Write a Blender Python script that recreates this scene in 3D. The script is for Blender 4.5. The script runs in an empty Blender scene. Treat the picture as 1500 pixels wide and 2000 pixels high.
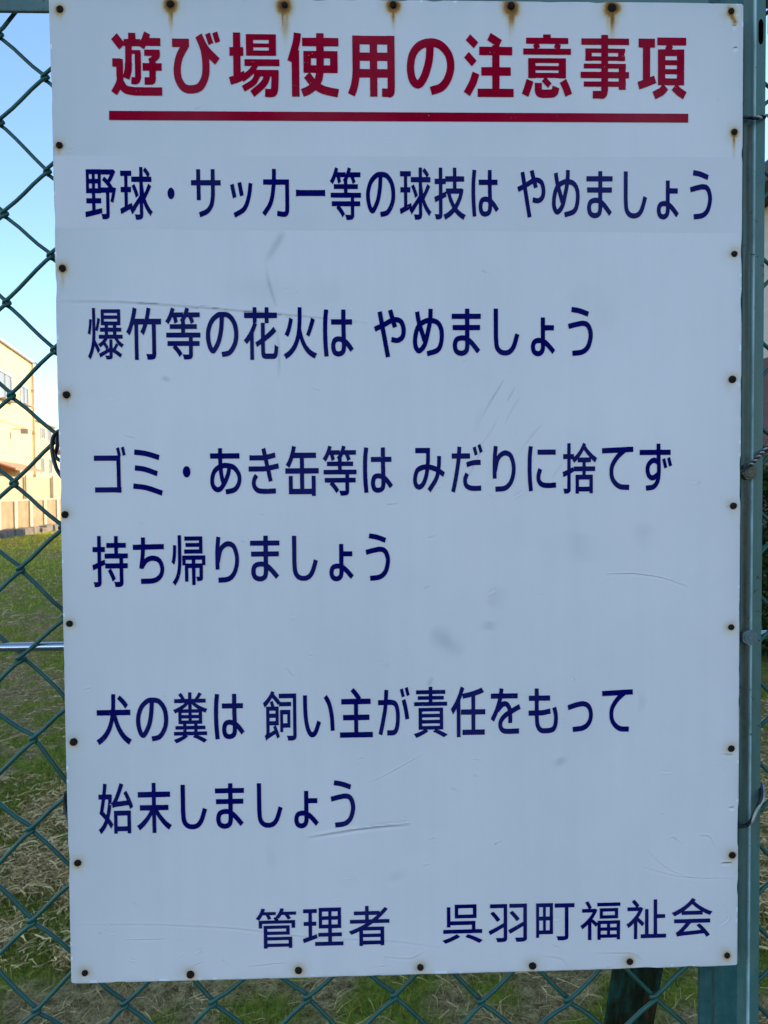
import bpy, bmesh, math, random
import numpy as np
from mathutils import Vector, Matrix
from mathutils.geometry import delaunay_2d_cdt
random.seed(7); rng = np.random.default_rng(7)
S = bpy.context.scene
COL = S.collection

# ------------------------------------------------------------------ camera, sky, sun, exposure
GZ = 1.5                                   # the middle of the notice board hangs 1.5 m above the lawn
cam = bpy.data.cameras.new('camera')
cam.sensor_fit = 'VERTICAL'; cam.sensor_height = 34.6; cam.sensor_width = 25.95
cam.lens = 1503 / 2000 * 34.6
cam.clip_start = 0.02; cam.clip_end = 2000
cam.dof.use_dof = True; cam.dof.focus_distance = 0.69; cam.dof.aperture_fstop = 20
camo = bpy.data.objects.new('camera', cam); COL.objects.link(camo)
camo.location = (-0.03852854, -0.6778146, 0.00999918 + GZ)
camo.rotation_euler = (1.53769943, 0.00871033, -0.02976756)
S.camera = camo

SUN_EL = math.radians(20); SUN_AZ = math.radians(25)        # azimuth measured from +x towards +y
W = bpy.data.worlds.new('World'); S.world = W; W.use_nodes = True
wn = W.node_tree.nodes; wl = W.node_tree.links
sky = wn.new('ShaderNodeTexSky'); sky.sky_type = 'NISHITA'; sky.sun_disc = False
sky.sun_elevation = SUN_EL; sky.sun_rotation = math.pi / 2 - SUN_AZ
sky.altitude = 0; sky.air_density = 1.0; sky.dust_density = 0.05; sky.ozone_density = 3.0
bg = wn['Background']; bg.inputs[1].default_value = 0.15
wl.new(sky.outputs[0], bg.inputs[0])
sl = bpy.data.lights.new('sun', 'SUN'); sl.energy = 3.3; sl.angle = math.radians(0.5); sl.color = (1.0, 0.82, 0.56)
so = bpy.data.objects.new('sun', sl); COL.objects.link(so); so.location = (40, 20, 30)
sd = Vector((math.cos(SUN_EL) * math.cos(SUN_AZ), math.cos(SUN_EL) * math.sin(SUN_AZ), math.sin(SUN_EL)))
so.rotation_euler = (-sd).to_track_quat('-Z', 'Y').to_euler()
S.view_settings.view_transform = 'Standard'; S.view_settings.look = 'None'
S.view_settings.gamma = 1.0; S.view_settings.exposure = 1.37
S.render.engine = 'CYCLES'
S.cycles.max_bounces = 6; S.cycles.diffuse_bounces = 3; S.cycles.use_denoising = True

# ------------------------------------------------------------------ helpers
def tag(o, label=None, cat=None, group=None, kind=None):
    if label: o['label'] = label
    if cat: o['category'] = cat
    if group: o['group'] = group
    if kind: o['kind'] = kind
    return o

def empty(name, loc, label, cat, group=None):
    o = bpy.data.objects.new(name, None); COL.objects.link(o)
    o.location = loc; o.empty_display_size = 0.05
    return tag(o, label, cat, group)

def link(name, me, m, parent=None, smooth=False):
    o = bpy.data.objects.new(name, me); COL.objects.link(o)
    if m is not None and not me.materials: me.materials.append(m)
    if parent is not None:
        o.parent = parent
        o.matrix_parent_inverse = Matrix.Translation(-parent.location)
    if smooth: me.shade_smooth()
    return o

class MB:
    """collects boxes, prisms and tubes in world coordinates and links them as ONE mesh"""
    def __init__(self): self.v = []; self.f = []
    def box(self, x0, x1, y0, y1, z0, z1, M=None):
        i = len(self.v)
        c = [(x0, y0, z0), (x1, y0, z0), (x1, y1, z0), (x0, y1, z0), (x0, y0, z1), (x1, y0, z1), (x1, y1, z1), (x0, y1, z1)]
        if M is not None: c = [tuple(M @ Vector(p)) for p in c]
        self.v += c
        self.f += [tuple(i + k for k in q) for q in ((0, 3, 2, 1), (4, 5, 6, 7), (0, 1, 5, 4), (1, 2, 6, 5), (2, 3, 7, 6), (3, 0, 4, 7))]
        return self
    def prism(self, prof, axis, a0, a1, M=None):
        """closed profile of (p, q) swept along x, y or z"""
        i = len(self.v); n = len(prof)
        for a in (a0, a1):
            for p, q in prof:
                c = {'x': (a, p, q), 'y': (p, a, q), 'z': (p, q, a)}[axis]
                self.v.append(tuple(M @ Vector(c)) if M is not None else c)
        for k in range(n): self.f.append((i + k, i + (k + 1) % n, i + n + (k + 1) % n, i + n + k))
        self.f.append(tuple(i + k for k in range(n))[::-1]); self.f.append(tuple(i + n + k for k in range(n)))
        return self
    def tube(self, pts, r, sides=8, cap=True):
        P = [Vector(p) for p in pts]; n = len(P); i0 = len(self.v)
        rr = r if hasattr(r, '__len__') else [r] * n
        up = None
        for k in range(n):
            d = (P[min(k + 1, n - 1)] - P[max(k - 1, 0)]).normalized()
            if up is None: up = d.orthogonal().normalized()
            up = (up - d * up.dot(d)).normalized(); w = d.cross(up)
            for s in range(sides):
                a = 2 * math.pi * s / sides
                self.v.append(tuple(P[k] + (up * math.cos(a) + w * math.sin(a)) * rr[k]))
        for k in range(n - 1):
            for s in range(sides):
                a = i0 + k * sides; b = a + sides; t = (s + 1) % sides
                self.f.append((a + s, a + t, b + t, b + s))
        if cap:
            self.f.append(tuple(i0 + s for s in range(sides))[::-1]); self.f.append(tuple(i0 + (n - 1) * sides + s for s in range(sides)))
        return self
    def build(self, name, m, parent=None, smooth=False, bevel=0.0):
        me = bpy.data.meshes.new(name); me.from_pydata(self.v, [], self.f); me.validate()
        bm = bmesh.new(); bm.from_mesh(me); bmesh.ops.recalc_face_normals(bm, faces=bm.faces)
        if bevel: bmesh.ops.bevel(bm, geom=[e for e in bm.edges if e.calc_face_angle(0) > 0.6], offset=bevel, segments=2, affect='EDGES', profile=0.5)
        bm.to_mesh(me); bm.free()
        o = link(name, me, m, parent)
        if smooth: me.shade_smooth()
        return o

def catmull(P, n=8):
    P = [Vector(p) for p in P]; Q = [P[0] * 2 - P[1]] + P + [P[-1] * 2 - P[-2]]; o = []
    for i in range(1, len(Q) - 2):
        a, b, c, d = Q[i - 1:i + 3]
        for k in range(n):
            t = k / n
            o.append(0.5 * (2 * b + (c - a) * t + (2 * a - 5 * b + 4 * c - d) * t * t + (-a + 3 * b - 3 * c + d) * t ** 3))
    o.append(P[-1]); return o

def mesh_np(name, V, F4=None, F3=None):
    """mesh from numpy arrays, quads first, then triangles"""
    me = bpy.data.meshes.new(name)
    n4 = 0 if F4 is None else len(F4); n3 = 0 if F3 is None else len(F3)
    me.vertices.add(len(V)); me.vertices.foreach_set('co', np.ascontiguousarray(V, np.float32).ravel())
    idx = np.concatenate([a.ravel() for a in (F4, F3) if a is not None]).astype(np.int32)
    me.loops.add(len(idx)); me.loops.foreach_set('vertex_index', idx)
    me.polygons.add(n4 + n3)
    st = np.concatenate([np.arange(n4) * 4, n4 * 4 + np.arange(n3) * 3]).astype(np.int32)
    me.polygons.foreach_set('loop_start', st)
    me.update(calc_edges=True); me.validate()
    return me

def fattr(me, name, a):
    t = me.attributes.new(name, 'FLOAT', 'POINT'); t.data.foreach_set('value', np.ascontiguousarray(a, np.float32).ravel())

def cattr(me, name, a):
    t = me.attributes.new(name, 'FLOAT_COLOR', 'POINT')
    t.data.foreach_set('color', np.ascontiguousarray(np.concatenate([a, np.ones((len(a), 1))], 1), np.float32).ravel())

def vnoise(x, y, seed=0):
    """smooth value noise on arrays"""
    xi = np.floor(x).astype(np.int64); yi = np.floor(y).astype(np.int64); fx = x - xi; fy = y - yi
    fx = fx * fx * (3 - 2 * fx); fy = fy * fy * (3 - 2 * fy)
    def h(a, b):
        n = (a * 374761393 + b * 668265263 + seed * 974634541) & 0xffffffff
        n = ((n ^ (n >> 13)) * 1274126177) & 0xffffffff
        return ((n ^ (n >> 16)) & 0xffff) / 65535.0
    return (h(xi, yi) * (1 - fx) + h(xi + 1, yi) * fx) * (1 - fy) + (h(xi, yi + 1) * (1 - fx) + h(xi + 1, yi + 1) * fx) * fy

class NT:
    """small node-tree writer"""
    def __init__(self, name, rough=0.6, spec=0.5, metal=0.0):
        self.m = bpy.data.materials.new(name); self.m.use_nodes = True
        self.t = self.m.node_tree; self.b = self.t.nodes['Principled BSDF']
        self.b.inputs['Roughness'].default_value = rough; self.b.inputs['Metallic'].default_value = metal
        self.b.inputs['Specular IOR Level'].default_value = spec
    def n(self, k, **kw):
        o = self.t.nodes.new('ShaderNode' + k)
        for a, v in kw.items(): setattr(o, a, v)
        return o
    def l(self, a, b): self.t.links.new(a, b)
    def val(self, sock, v):
        if hasattr(v, 'is_output') or isinstance(v, bpy.types.NodeSocket): self.l(v, sock)
        else: sock.default_value = v
    def math(self, op, a, b=0.0, c=0.0, clamp=False):
        o = self.n('Math', operation=op, use_clamp=clamp)
        for i, v in enumerate((a, b, c)): self.val(o.inputs[i], v)
        return o.outputs[0]
    def mix(self, f, a, b):
        o = self.n('Mix', data_type='RGBA'); self.val(o.inputs[0], f)
        self.val(o.inputs[6], a if not isinstance(a, tuple) else (*a, 1)); self.val(o.inputs[7], b if not isinstance(b, tuple) else (*b, 1))
        return o.outputs[2]
    def ramp(self, f, stops):
        o = self.n('ValToRGB'); self.val(o.inputs[0], f); e = o.color_ramp.elements
        while len(e) < len(stops): e.new(0.5)
        for q, (p, c) in zip(e, stops): q.position = p; q.color = (*c, 1) if isinstance(c, tuple) else (c, c, c, 1)
        return o.outputs[0]
    def coord(self, k='Object'): return self.n('TexCoord').outputs[k]
    def geo(self): return self.n('NewGeometry').outputs['Position']
    def xyz(self, v):
        o = self.n('SeparateXYZ'); self.l(v, o.inputs[0]); return o.outputs
    def noise(self, v, scale, detail=3, rough=0.55, map_=None):
        if map_ is not None:
            mp = self.n('Mapping'); self.l(v, mp.inputs[0]); mp.inputs['Scale'].default_value = map_; v = mp.outputs[0]
        o = self.n('TexNoise'); self.l(v, o.inputs['Vector']); o.inputs['Scale'].default_value = scale
        o.inputs['Detail'].default_value = detail; o.inputs['Roughness'].default_value = rough
        return o.outputs['Fac']
    def attr(self, name, out='Fac'): return self.n('Attribute', attribute_name=name).outputs[out]
    def color(self, c): self.val(self.b.inputs['Base Color'], c if not isinstance(c, tuple) else (*c, 1)); return self
    def rough(self, r): self.val(self.b.inputs['Roughness'], r); return self
    def bump(self, h, strength, dist):
        o = self.n('Bump'); self.l(h, o.inputs['Height']); o.inputs['Strength'].default_value = strength; o.inputs['Distance'].default_value = dist
        self.l(o.outputs[0], self.b.inputs['Normal']); return self

def varied(name, c0, c1, scale=6, rough=0.7, bump=0.0, dist=0.005, map_=None, spec=0.4, metal=0.0):
    t = NT(name, rough, spec, metal); p = t.geo(); f = t.noise(p, scale, 5, 0.6, map_)
    t.color(t.ramp(f, [(0.3, c0), (0.7, c1)]))
    if bump: t.bump(t.noise(p, scale * 5, 4), bump, dist)
    return t.m

# ------------------------------------------------------------------ materials
# sign enamel: stains, smudges, scratches and a painted vignette are point attributes of the sheet
t = NT('white_enamel', 0.36, 0.3); p = t.geo()
base = t.ramp(t.noise(p, 9, 5), [(0.3, (0.835, 0.725, 0.70)), (0.7, (0.86, 0.748, 0.722))])
run = t.noise(p, 1.0, 4, 0.6, (55, 1, 3)); cloud = t.noise(p, 2.6, 4, 0.55); film_ = t.noise(p, 11, 5, 0.65)
grime_vignette = t.math('ADD', t.math('ADD', t.math('MULTIPLY', run, 0.18), t.math('MULTIPLY', cloud, 0.57)), t.math('MULTIPLY', film_, 0.25))
base = t.mix(t.ramp(grime_vignette, [(0.42, 0.0), (0.66, 0.30)]), base, (0.53, 0.54, 0.52))
base = t.mix(t.math('MULTIPLY', t.attr('grime_vignette'), 0.40), base, (0.50, 0.51, 0.48))  # soft darkening towards the sheet edges, a vignette painted into the enamel
base = t.mix(t.attr('smudge'), base, (0.34, 0.35, 0.35))
base = t.mix(t.attr('ink'), base, (0.02, 0.03, 0.09))
base = t.mix(t.attr('chip'), base, (0.88, 0.89, 0.90))
ru = t.attr('rust'); rn = t.math('MULTIPLY', ru, t.math('ADD', 0.72, t.math('MULTIPLY', t.noise(p, 420, 3), 0.5)), clamp=True)
rcol = t.ramp(rn, [(0.0, (0.66, 0.58, 0.40)), (0.30, (0.60, 0.36, 0.11)), (0.60, (0.36, 0.15, 0.025)), (1.0, (0.05, 0.022, 0.012))])
t.color(t.mix(t.math('MULTIPLY', rn, 1.9, clamp=True), base, rcol))
t.rough(t.math('ADD', 0.34, t.math('ADD', t.math('MULTIPLY', ru, 0.4), t.math('MULTIPLY', t.noise(p, 30, 4), 0.10))))
b1 = t.n('Bump'); t.l(t.attr('height'), b1.inputs['Height']); b1.inputs['Strength'].default_value = 1.0; b1.inputs['Distance'].default_value = 0.001
b2 = t.n('Bump'); t.l(t.noise(p, 60, 4), b2.inputs['Height']); b2.inputs['Strength'].default_value = 0.05; b2.inputs['Distance'].default_value = 0.004
t.l(b1.outputs[0], b2.inputs['Normal']); t.l(b2.outputs[0], t.b.inputs['Normal'])
ENAMEL = t.m

def film(name, c0, c1):
    t = NT(name, 0.7, 0.0); p = t.geo()
    c = t.ramp(t.noise(p, 55, 5, 0.65), [(0.35, c0), (0.72, c1)])
    c = t.mix(t.math('MULTIPLY', t.ramp(t.noise(p, 7, 4), [(0.45, 0.0), (0.75, 1.0)]), 0.05), c, (0.45, 0.45, 0.48))
    sp = t.math('MULTIPLY', t.ramp(t.noise(p, 520, 2, 0.5), [(0.735, 0.0), (0.77, 1.0)]), t.ramp(t.noise(p, 18, 3), [(0.5, 0.0), (0.6, 1.0)]))
    c = t.mix(sp, c, (0.55, 0.54, 0.54))                 # pin-prick chips
    t.color(c); t.rough(t.math('ADD', 0.4, t.math('MULTIPLY', t.noise(p, 80, 3), 0.2)))
    return t.m
RED = film('crimson_film', (0.31, 0.0015, 0.019), (0.37, 0.003, 0.025))
NAVY = film('navy_film', (0.0028, 0.0034, 0.085), (0.0042, 0.005, 0.115))
t = NT('repair_film', 0.42, 0.4); p = t.geo()
t.color(t.ramp(t.noise(p, 16, 5), [(0.3, (0.73, 0.645, 0.622)), (0.7, (0.775, 0.682, 0.66))])); PATCH = t.m
NAIL = varied('rusted_nail', (0.012, 0.007, 0.005), (0.035, 0.018, 0.010), 300, 0.9, 0.5, 0.0006, spec=0.15)
WOOD = varied('weathered_batten', (0.16, 0.11, 0.07), (0.28, 0.21, 0.14), 12, 0.85, 0.3, 0.002, (6, 6, 1))

def teal_paint(name, fresh, faded, streaks=(), xs=0.0, highlight_x=None):
    t = NT(name, 0.42, 0.45); p = t.geo(); x, y, z = t.xyz(p)
    f = t.noise(p, 7, 5, 0.6, (3, 3, 0.7)); g = t.noise(p, 70, 4, 0.7)
    c = t.ramp(t.math('ADD', t.math('MULTIPLY', f, 0.75), t.math('MULTIPLY', g, 0.25)), [(0.3, fresh), (0.68, faded)])
    dirt = t.noise(p, 30, 5, 0.7, (1, 1, 0.12))
    c = t.mix(t.math('MULTIPLY', t.ramp(dirt, [(0.5, 0.0), (0.75, 1.0)]), 0.35), c, (0.10, 0.085, 0.05))
    for (zt, zb, w, amt) in streaks:                     # rust run from zt down to zb, centred on x = xs
        wob = t.math('MULTIPLY', t.math('SUBTRACT', t.noise(p, 14, 2, 0.5, (0.01, 0.01, 1)), 0.5), 0.006)
        d = t.math('ABSOLUTE', t.math('SUBTRACT', t.math('ADD', x, wob), xs))
        m1 = t.math('SUBTRACT', 1.0, t.math('DIVIDE', d, w), clamp=True)
        m1 = t.math('POWER', m1, 0.55)
        a = t.n('MapRange', clamp=True); t.l(z, a.inputs[0]); a.inputs[1].default_value = zb; a.inputs[2].default_value = zt
        k = t.math('MULTIPLY', t.math('POWER', a.outputs[0], 0.6), t.math('LESS_THAN', z, zt))
        front = t.math('LESS_THAN', y, 0.03)
        k = t.math('MULTIPLY', t.math('MULTIPLY', k, m1), t.math('MULTIPLY', front, amt), clamp=True)
        c = t.mix(k, c, t.ramp(g, [(0.3, (0.020, 0.011, 0.004)), (0.7, (0.085, 0.048, 0.014))]))
    if highlight_x:                                             # edge highlight painted in as a pale line along the ridge
        e = t.math('SUBTRACT', 1.0, t.math('DIVIDE', t.math('ABSOLUTE', t.math('SUBTRACT', x, highlight_x)), 0.0013), clamp=True)
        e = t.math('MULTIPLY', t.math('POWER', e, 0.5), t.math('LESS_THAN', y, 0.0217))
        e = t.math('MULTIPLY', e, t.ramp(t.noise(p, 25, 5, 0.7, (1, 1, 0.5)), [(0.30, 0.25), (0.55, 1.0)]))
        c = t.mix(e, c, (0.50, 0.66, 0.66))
        k = t.math('LESS_THAN', x, 0.3115)     # the board's shade painted into the hollow as darker teal
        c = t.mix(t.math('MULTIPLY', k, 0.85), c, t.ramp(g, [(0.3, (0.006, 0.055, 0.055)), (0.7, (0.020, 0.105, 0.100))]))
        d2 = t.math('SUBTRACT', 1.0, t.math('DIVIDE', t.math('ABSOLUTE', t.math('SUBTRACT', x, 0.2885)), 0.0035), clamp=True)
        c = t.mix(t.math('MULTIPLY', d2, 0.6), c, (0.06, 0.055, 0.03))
    chipm = t.math('MULTIPLY', t.ramp(t.noise(p, 190, 3, 0.6), [(0.655, 0.0), (0.68, 1.0)]), t.ramp(t.noise(p, 9, 3), [(0.45, 0.0), (0.62, 1.0)]))
    c = t.mix(chipm, c, (0.035, 0.020, 0.012))           # flaked spots
    c = t.mix(t.math('MULTIPLY', t.ramp(t.noise(p, 45, 5, 0.75, (1, 1, 0.35)), [(0.48, 0.0), (0.70, 1.0)]), 0.28), c, (0.17, 0.20, 0.16))   # chalky bloom
    t.color(c); t.bump(t.noise(p, 220, 4, 0.6), 0.22, 0.0014)
    t.rough(t.math('ADD', 0.32, t.math('MULTIPLY', g, 0.25)))
    return t.m
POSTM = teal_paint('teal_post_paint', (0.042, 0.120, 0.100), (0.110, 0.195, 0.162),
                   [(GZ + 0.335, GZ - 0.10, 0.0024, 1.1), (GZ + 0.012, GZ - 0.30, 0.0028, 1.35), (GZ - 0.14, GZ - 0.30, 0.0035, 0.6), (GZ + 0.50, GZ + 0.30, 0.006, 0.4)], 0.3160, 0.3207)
RAILM = teal_paint('teal_rail_paint', (0.06, 0.13, 0.12), (0.14, 0.20, 0.165))
t = NT('mossy_brace_paint', 0.9, 0.06); p = t.geo(); x, y, z = t.xyz(p)
c = t.ramp(t.noise(p, 30, 5, 0.7, (3, 3, 0.5)), [(0.30, (0.008, 0.010, 0.006)), (0.50, (0.022, 0.034, 0.018)), (0.68, (0.022, 0.085, 0.075))])
c = t.mix(t.ramp(t.noise(p, 55, 4, 0.6, (2, 1, 0.25)), [(0.56, 0.0), (0.66, 1.0)]), c, (0.075, 0.038, 0.018))
t.color(c); t.bump(t.noise(p, 120, 4), 0.4, 0.002); BRACEM = t.m
t = NT('green_pvc_wire', 0.36, 0.5); p = t.geo()
t.color(t.ramp(t.noise(p, 40, 4), [(0.3, (0.010, 0.062, 0.046)), (0.7, (0.022, 0.110, 0.080))])); t.rough(t.math('ADD', 0.26, t.math('MULTIPLY', t.noise(p, 300, 3), 0.25))); PVC = t.m
CHROME = NT('stainless_rod', 0.2, 0.5, 1.0).color((0.56, 0.55, 0.54)).m
RUST_SHADE = varied('slot_rust_shade', (0.006, 0.004, 0.003), (0.03, 0.014, 0.008), 200, 0.95, spec=0.1)  # rust taken near black, so the slot's inner shade is partly painted
BOLTA = varied('corroded_bolt', (0.09, 0.08, 0.05), (0.20, 0.17, 0.11), 180, 0.7, 0.6, 0.0008)
BOLTB = varied('painted_bolt', (0.10, 0.15, 0.145), (0.20, 0.24, 0.225), 150, 0.6, 0.6, 0.0008)
TIEK = varied('black_tie_wire', (0.006, 0.010, 0.012), (0.02, 0.03, 0.034), 150, 0.4)
TIES = varied('grey_tie_wire', (0.28, 0.27, 0.23), (0.52, 0.51, 0.46), 220, 0.45, metal=0.4)

# ------------------------------------------------------------------ ground and lawn
t = NT('lawn_soil', 0.95, 0.1); p = t.geo()
a = t.noise(p, 1.1, 5, 0.65); b = t.noise(p, 14, 6, 0.7); c = t.noise(p, 0.35, 4, 0.6, (1, 0.5, 1))
soil = t.ramp(b, [(0.3, (0.055, 0.033, 0.013)), (0.7, (0.36, 0.25, 0.09))])
green = t.ramp(b, [(0.3, (0.11, 0.13, 0.016)), (0.7, (0.34, 0.35, 0.04))])
f = t.math('ADD', t.math('MULTIPLY', a, 0.6), t.math('MULTIPLY', c, 0.4))
t.color(t.mix(t.ramp(f, [(0.42, 0.0), (0.56, 1.0)]), soil, green)); t.bump(b, 0.6, 0.03); SOIL = t.m
gm = MB(); gm.v = [(-600, -600, 0), (600, -600, 0), (600, 600, 0), (-600, 600, 0)]; gm.f = [(0, 1, 2, 3)]
tag(gm.build('ground', SOIL), kind='structure')
PAVE = varied('worn_asphalt', (0.07, 0.068, 0.065), (0.14, 0.135, 0.125), 2.5, 0.9, 0.2, 0.004)
pv = MB(); pv.v = [(-60, -60, 0.004), (60, -60, 0.004), (60, -0.12, 0.004), (-60, -0.12, 0.004)]; pv.f = [(0, 1, 2, 3)]
tag(pv.build('path', PAVE), kind='structure')

def patchy(x, y):
    """1 where the turf is green, 0 where it is dry"""
    a = x * 0.8 + y * 0.6; b = y * 0.8 - x * 0.6
    v = 0.22 * vnoise(a * 1.1, b * 0.8, 1) + 0.46 * vnoise(a * 7.4, b * 6.6, 2) + 0.32 * vnoise(x * 19, y * 17, 3)
    return np.clip((v - 0.45 + 0.035 * np.clip((y - 2.6) / 1.2, 0, 1) + 0.06 * np.clip((y - 7) / 6, 0, 1)) / 0.15, 0, 1)

def scatter(y0, y1, hw, n):
    """points between two distances, inside a fan of half-width hw(y)"""
    y = np.sqrt(rng.uniform(y0 * y0, y1 * y1, n)) if y0 > 3 else rng.uniform(y0, y1, n)
    return rng.uniform(-1, 1, n) * hw(y), y

def blades(name, zones, m, label, cat, dry=False):
    V = []; F4 = []; F3 = []; Cc = []; off = 0
    for (y0, y1, hw, n, h0, h1, w0) in zones:
        x, y = scatter(y0, y1, hw, n)
        g = patchy(x, y)
        keep = rng.uniform(0, 1, n) < (0.15 + 0.75 * g if not dry else 1.0 - 0.85 * g)
        keep &= (x > -11.2) & (x < 2.9)
        x, y, g = x[keep], y[keep], g[keep]; n = len(x); far = np.clip((y - 3.0) / 5.0, 0, 1)[:, None]
        ang = rng.uniform(0, 2 * np.pi, n); h = rng.uniform(h0, h1, n) * (0.6 + 0.6 * g if not dry else 1.0); w = w0 * rng.uniform(0.6, 1.3, n)
        dx, dy = np.cos(ang), np.sin(ang)
        if dry:                                            # straw lying almost flat, bent twice
            kx, ky = np.cos(ang + rng.normal(0, 0.7, n)), np.sin(ang + rng.normal(0, 0.7, n))
            z0 = rng.uniform(0.002, 0.026, n); tilt = rng.uniform(-0.1, 0.45, n)
            P = [np.stack([x, y, z0], 1), np.stack([x + dx * h * .4, y + dy * h * .4, z0 + tilt * h * .4], 1),
                 np.stack([x + dx * h * .4 + kx * h * .35, y + dy * h * .4 + ky * h * .35, z0 + tilt * h * .5], 1)]
            P.append(P[2] + np.stack([kx * h * .3, ky * h * .3, -tilt * h * .3], 1))
            for q in P: q[:, 2] = np.maximum(q[:, 2], 0.001)
        else:
            lean = rng.uniform(0.3, 1.5, n)
            P = [np.stack([x, y, np.zeros(n)], 1), np.stack([x + dx * h * lean * .3, y + dy * h * lean * .3, h * .55], 1),
                 np.stack([x + dx * h * lean, y + dy * h * lean, h * (1.0 - .3 * lean)], 1)]
        sx = np.stack([-dy, dx, np.zeros(n)], 1) * w[:, None]
        if dry: sx = sx * 0.8 + np.stack([np.zeros(n), np.zeros(n), w * .6], 1)
        k = len(P); per = 2 * (k - 1) + 1
        vv = np.zeros((n, per, 3))
        for i in range(k - 1):
            tp = 1.0 - 0.25 * i
            vv[:, 2 * i] = P[i] - sx * tp; vv[:, 2 * i + 1] = P[i] + sx * tp
        vv[:, per - 1] = P[-1]
        b0 = off + np.arange(n) * per
        for i in range(k - 2): F4.append(np.stack([b0 + 2 * i, b0 + 2 * i + 1, b0 + 2 * i + 3, b0 + 2 * i + 2], 1))
        F3.append(np.stack([b0 + per - 3, b0 + per - 2, b0 + per - 1], 1))
        u = rng.uniform(0, 1, n)[:, None]; v2 = rng.uniform(0.65, 1.25, n)[:, None]
        if dry: c = (np.array([[0.40, 0.235, 0.07]]) * (1 - u) + np.array([[0.97, 0.68, 0.31]]) * u) * v2
        else:
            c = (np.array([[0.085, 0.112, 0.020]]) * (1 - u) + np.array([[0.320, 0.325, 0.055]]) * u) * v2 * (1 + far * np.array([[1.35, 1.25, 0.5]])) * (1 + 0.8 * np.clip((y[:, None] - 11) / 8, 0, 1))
            br = (rng.uniform(0, 1, n) < 0.20 + 0.25 * (1 - g))[:, None]
            br &= (y[:, None] < 12) | (rng.uniform(0, 1, (n, 1)) < 0.4)
            c = np.where(br, np.array([[0.50, 0.37, 0.08]]) * v2, c)
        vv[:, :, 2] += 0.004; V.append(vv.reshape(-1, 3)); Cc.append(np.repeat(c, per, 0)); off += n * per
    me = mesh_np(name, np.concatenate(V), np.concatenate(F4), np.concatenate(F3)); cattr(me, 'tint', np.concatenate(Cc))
    return tag(link(name, me, m), label, cat, kind='stuff')

t = NT('grass_blade', 0.8, 0.0); t.color(t.attr('tint', 'Color'))
tr = t.n('BsdfTranslucent'); t.l(t.attr('tint', 'Color'), tr.inputs[0]); mx = t.n('MixShader'); mx.inputs[0].default_value = 0.3
t.l(t.b.outputs[0], mx.inputs[1]); t.l(tr.outputs[0], mx.inputs[2]); t.l(mx.outputs[0], t.t.nodes['Material Output'].inputs[0]); GRASSM = t.m
t = NT('straw_blade', 0.8, 0.03); t.color(t.attr('tint', 'Color')); STRAWM = t.m
lx = np.linspace(-11.3, 2.9, 290); ly = np.concatenate([np.linspace(-0.10, 4, 120), np.linspace(4.06, 27.6, 330)]); LX, LY = np.meshgrid(lx, ly)
iv = np.arange(LX.size).reshape(LX.shape)
me = mesh_np('lawn', np.stack([LX.ravel(), LY.ravel(), np.full(LX.size, 0.004)], 1), np.stack([iv[:-1, :-1], iv[:-1, 1:], iv[1:, 1:], iv[1:, :-1]], -1).reshape(-1, 4))
fattr(me, 'turf', patchy(LX.ravel(), LY.ravel()))
t = NT('turf_ground', 0.95, 0.05); p = t.geo(); b = t.noise(p, 26, 6, 0.75); b2 = t.noise(p, 150, 3, 0.6)
b3 = t.math('ADD', t.math('MULTIPLY', b, 0.6), t.math('MULTIPLY', b2, 0.4))
soil = t.ramp(b3, [(0.38, (0.070, 0.045, 0.018)), (0.50, (0.27, 0.18, 0.07)), (0.64, (0.52, 0.38, 0.17))])
green = t.ramp(b3, [(0.36, (0.050, 0.070, 0.010)), (0.65, (0.31, 0.34, 0.036))])
t.color(t.mix(t.attr('turf'), soil, green)); t.bump(b, 0.7, 0.02)
tag(link('lawn', me, t.m), kind='structure')
fan = lambda k, c=0.6: (lambda y: k * y + c)
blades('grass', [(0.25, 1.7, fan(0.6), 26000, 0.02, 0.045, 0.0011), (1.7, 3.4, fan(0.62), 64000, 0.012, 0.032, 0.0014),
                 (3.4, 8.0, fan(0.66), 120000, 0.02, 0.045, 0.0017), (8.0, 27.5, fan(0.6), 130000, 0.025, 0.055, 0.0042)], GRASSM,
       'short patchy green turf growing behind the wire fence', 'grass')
blades('dry_grass', [(1.9, 3.2, fan(0.62), 420, 0.14, 0.34, 0.0012), (3.2, 6.0, fan(0.62), 500, 0.14, 0.34, 0.0016), (0.25, 1.7, fan(0.6), 9000, 0.03, 0.10, 0.0008), (1.7, 2.5, fan(0.62), 62000, 0.018, 0.075, 0.0022), (2.5, 3.4, fan(0.62), 46000, 0.018, 0.075, 0.0023),
                     (3.4, 8.0, fan(0.66), 42000, 0.025, 0.075, 0.0019), (8.0, 14.0, fan(0.6), 16000, 0.05, 0.14, 0.0040), (14.0, 27.5, fan(0.6), 9000, 0.05, 0.12, 0.0050)], STRAWM,
       'dry straw and clippings lying on the turf', 'dry grass', dry=True)

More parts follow.
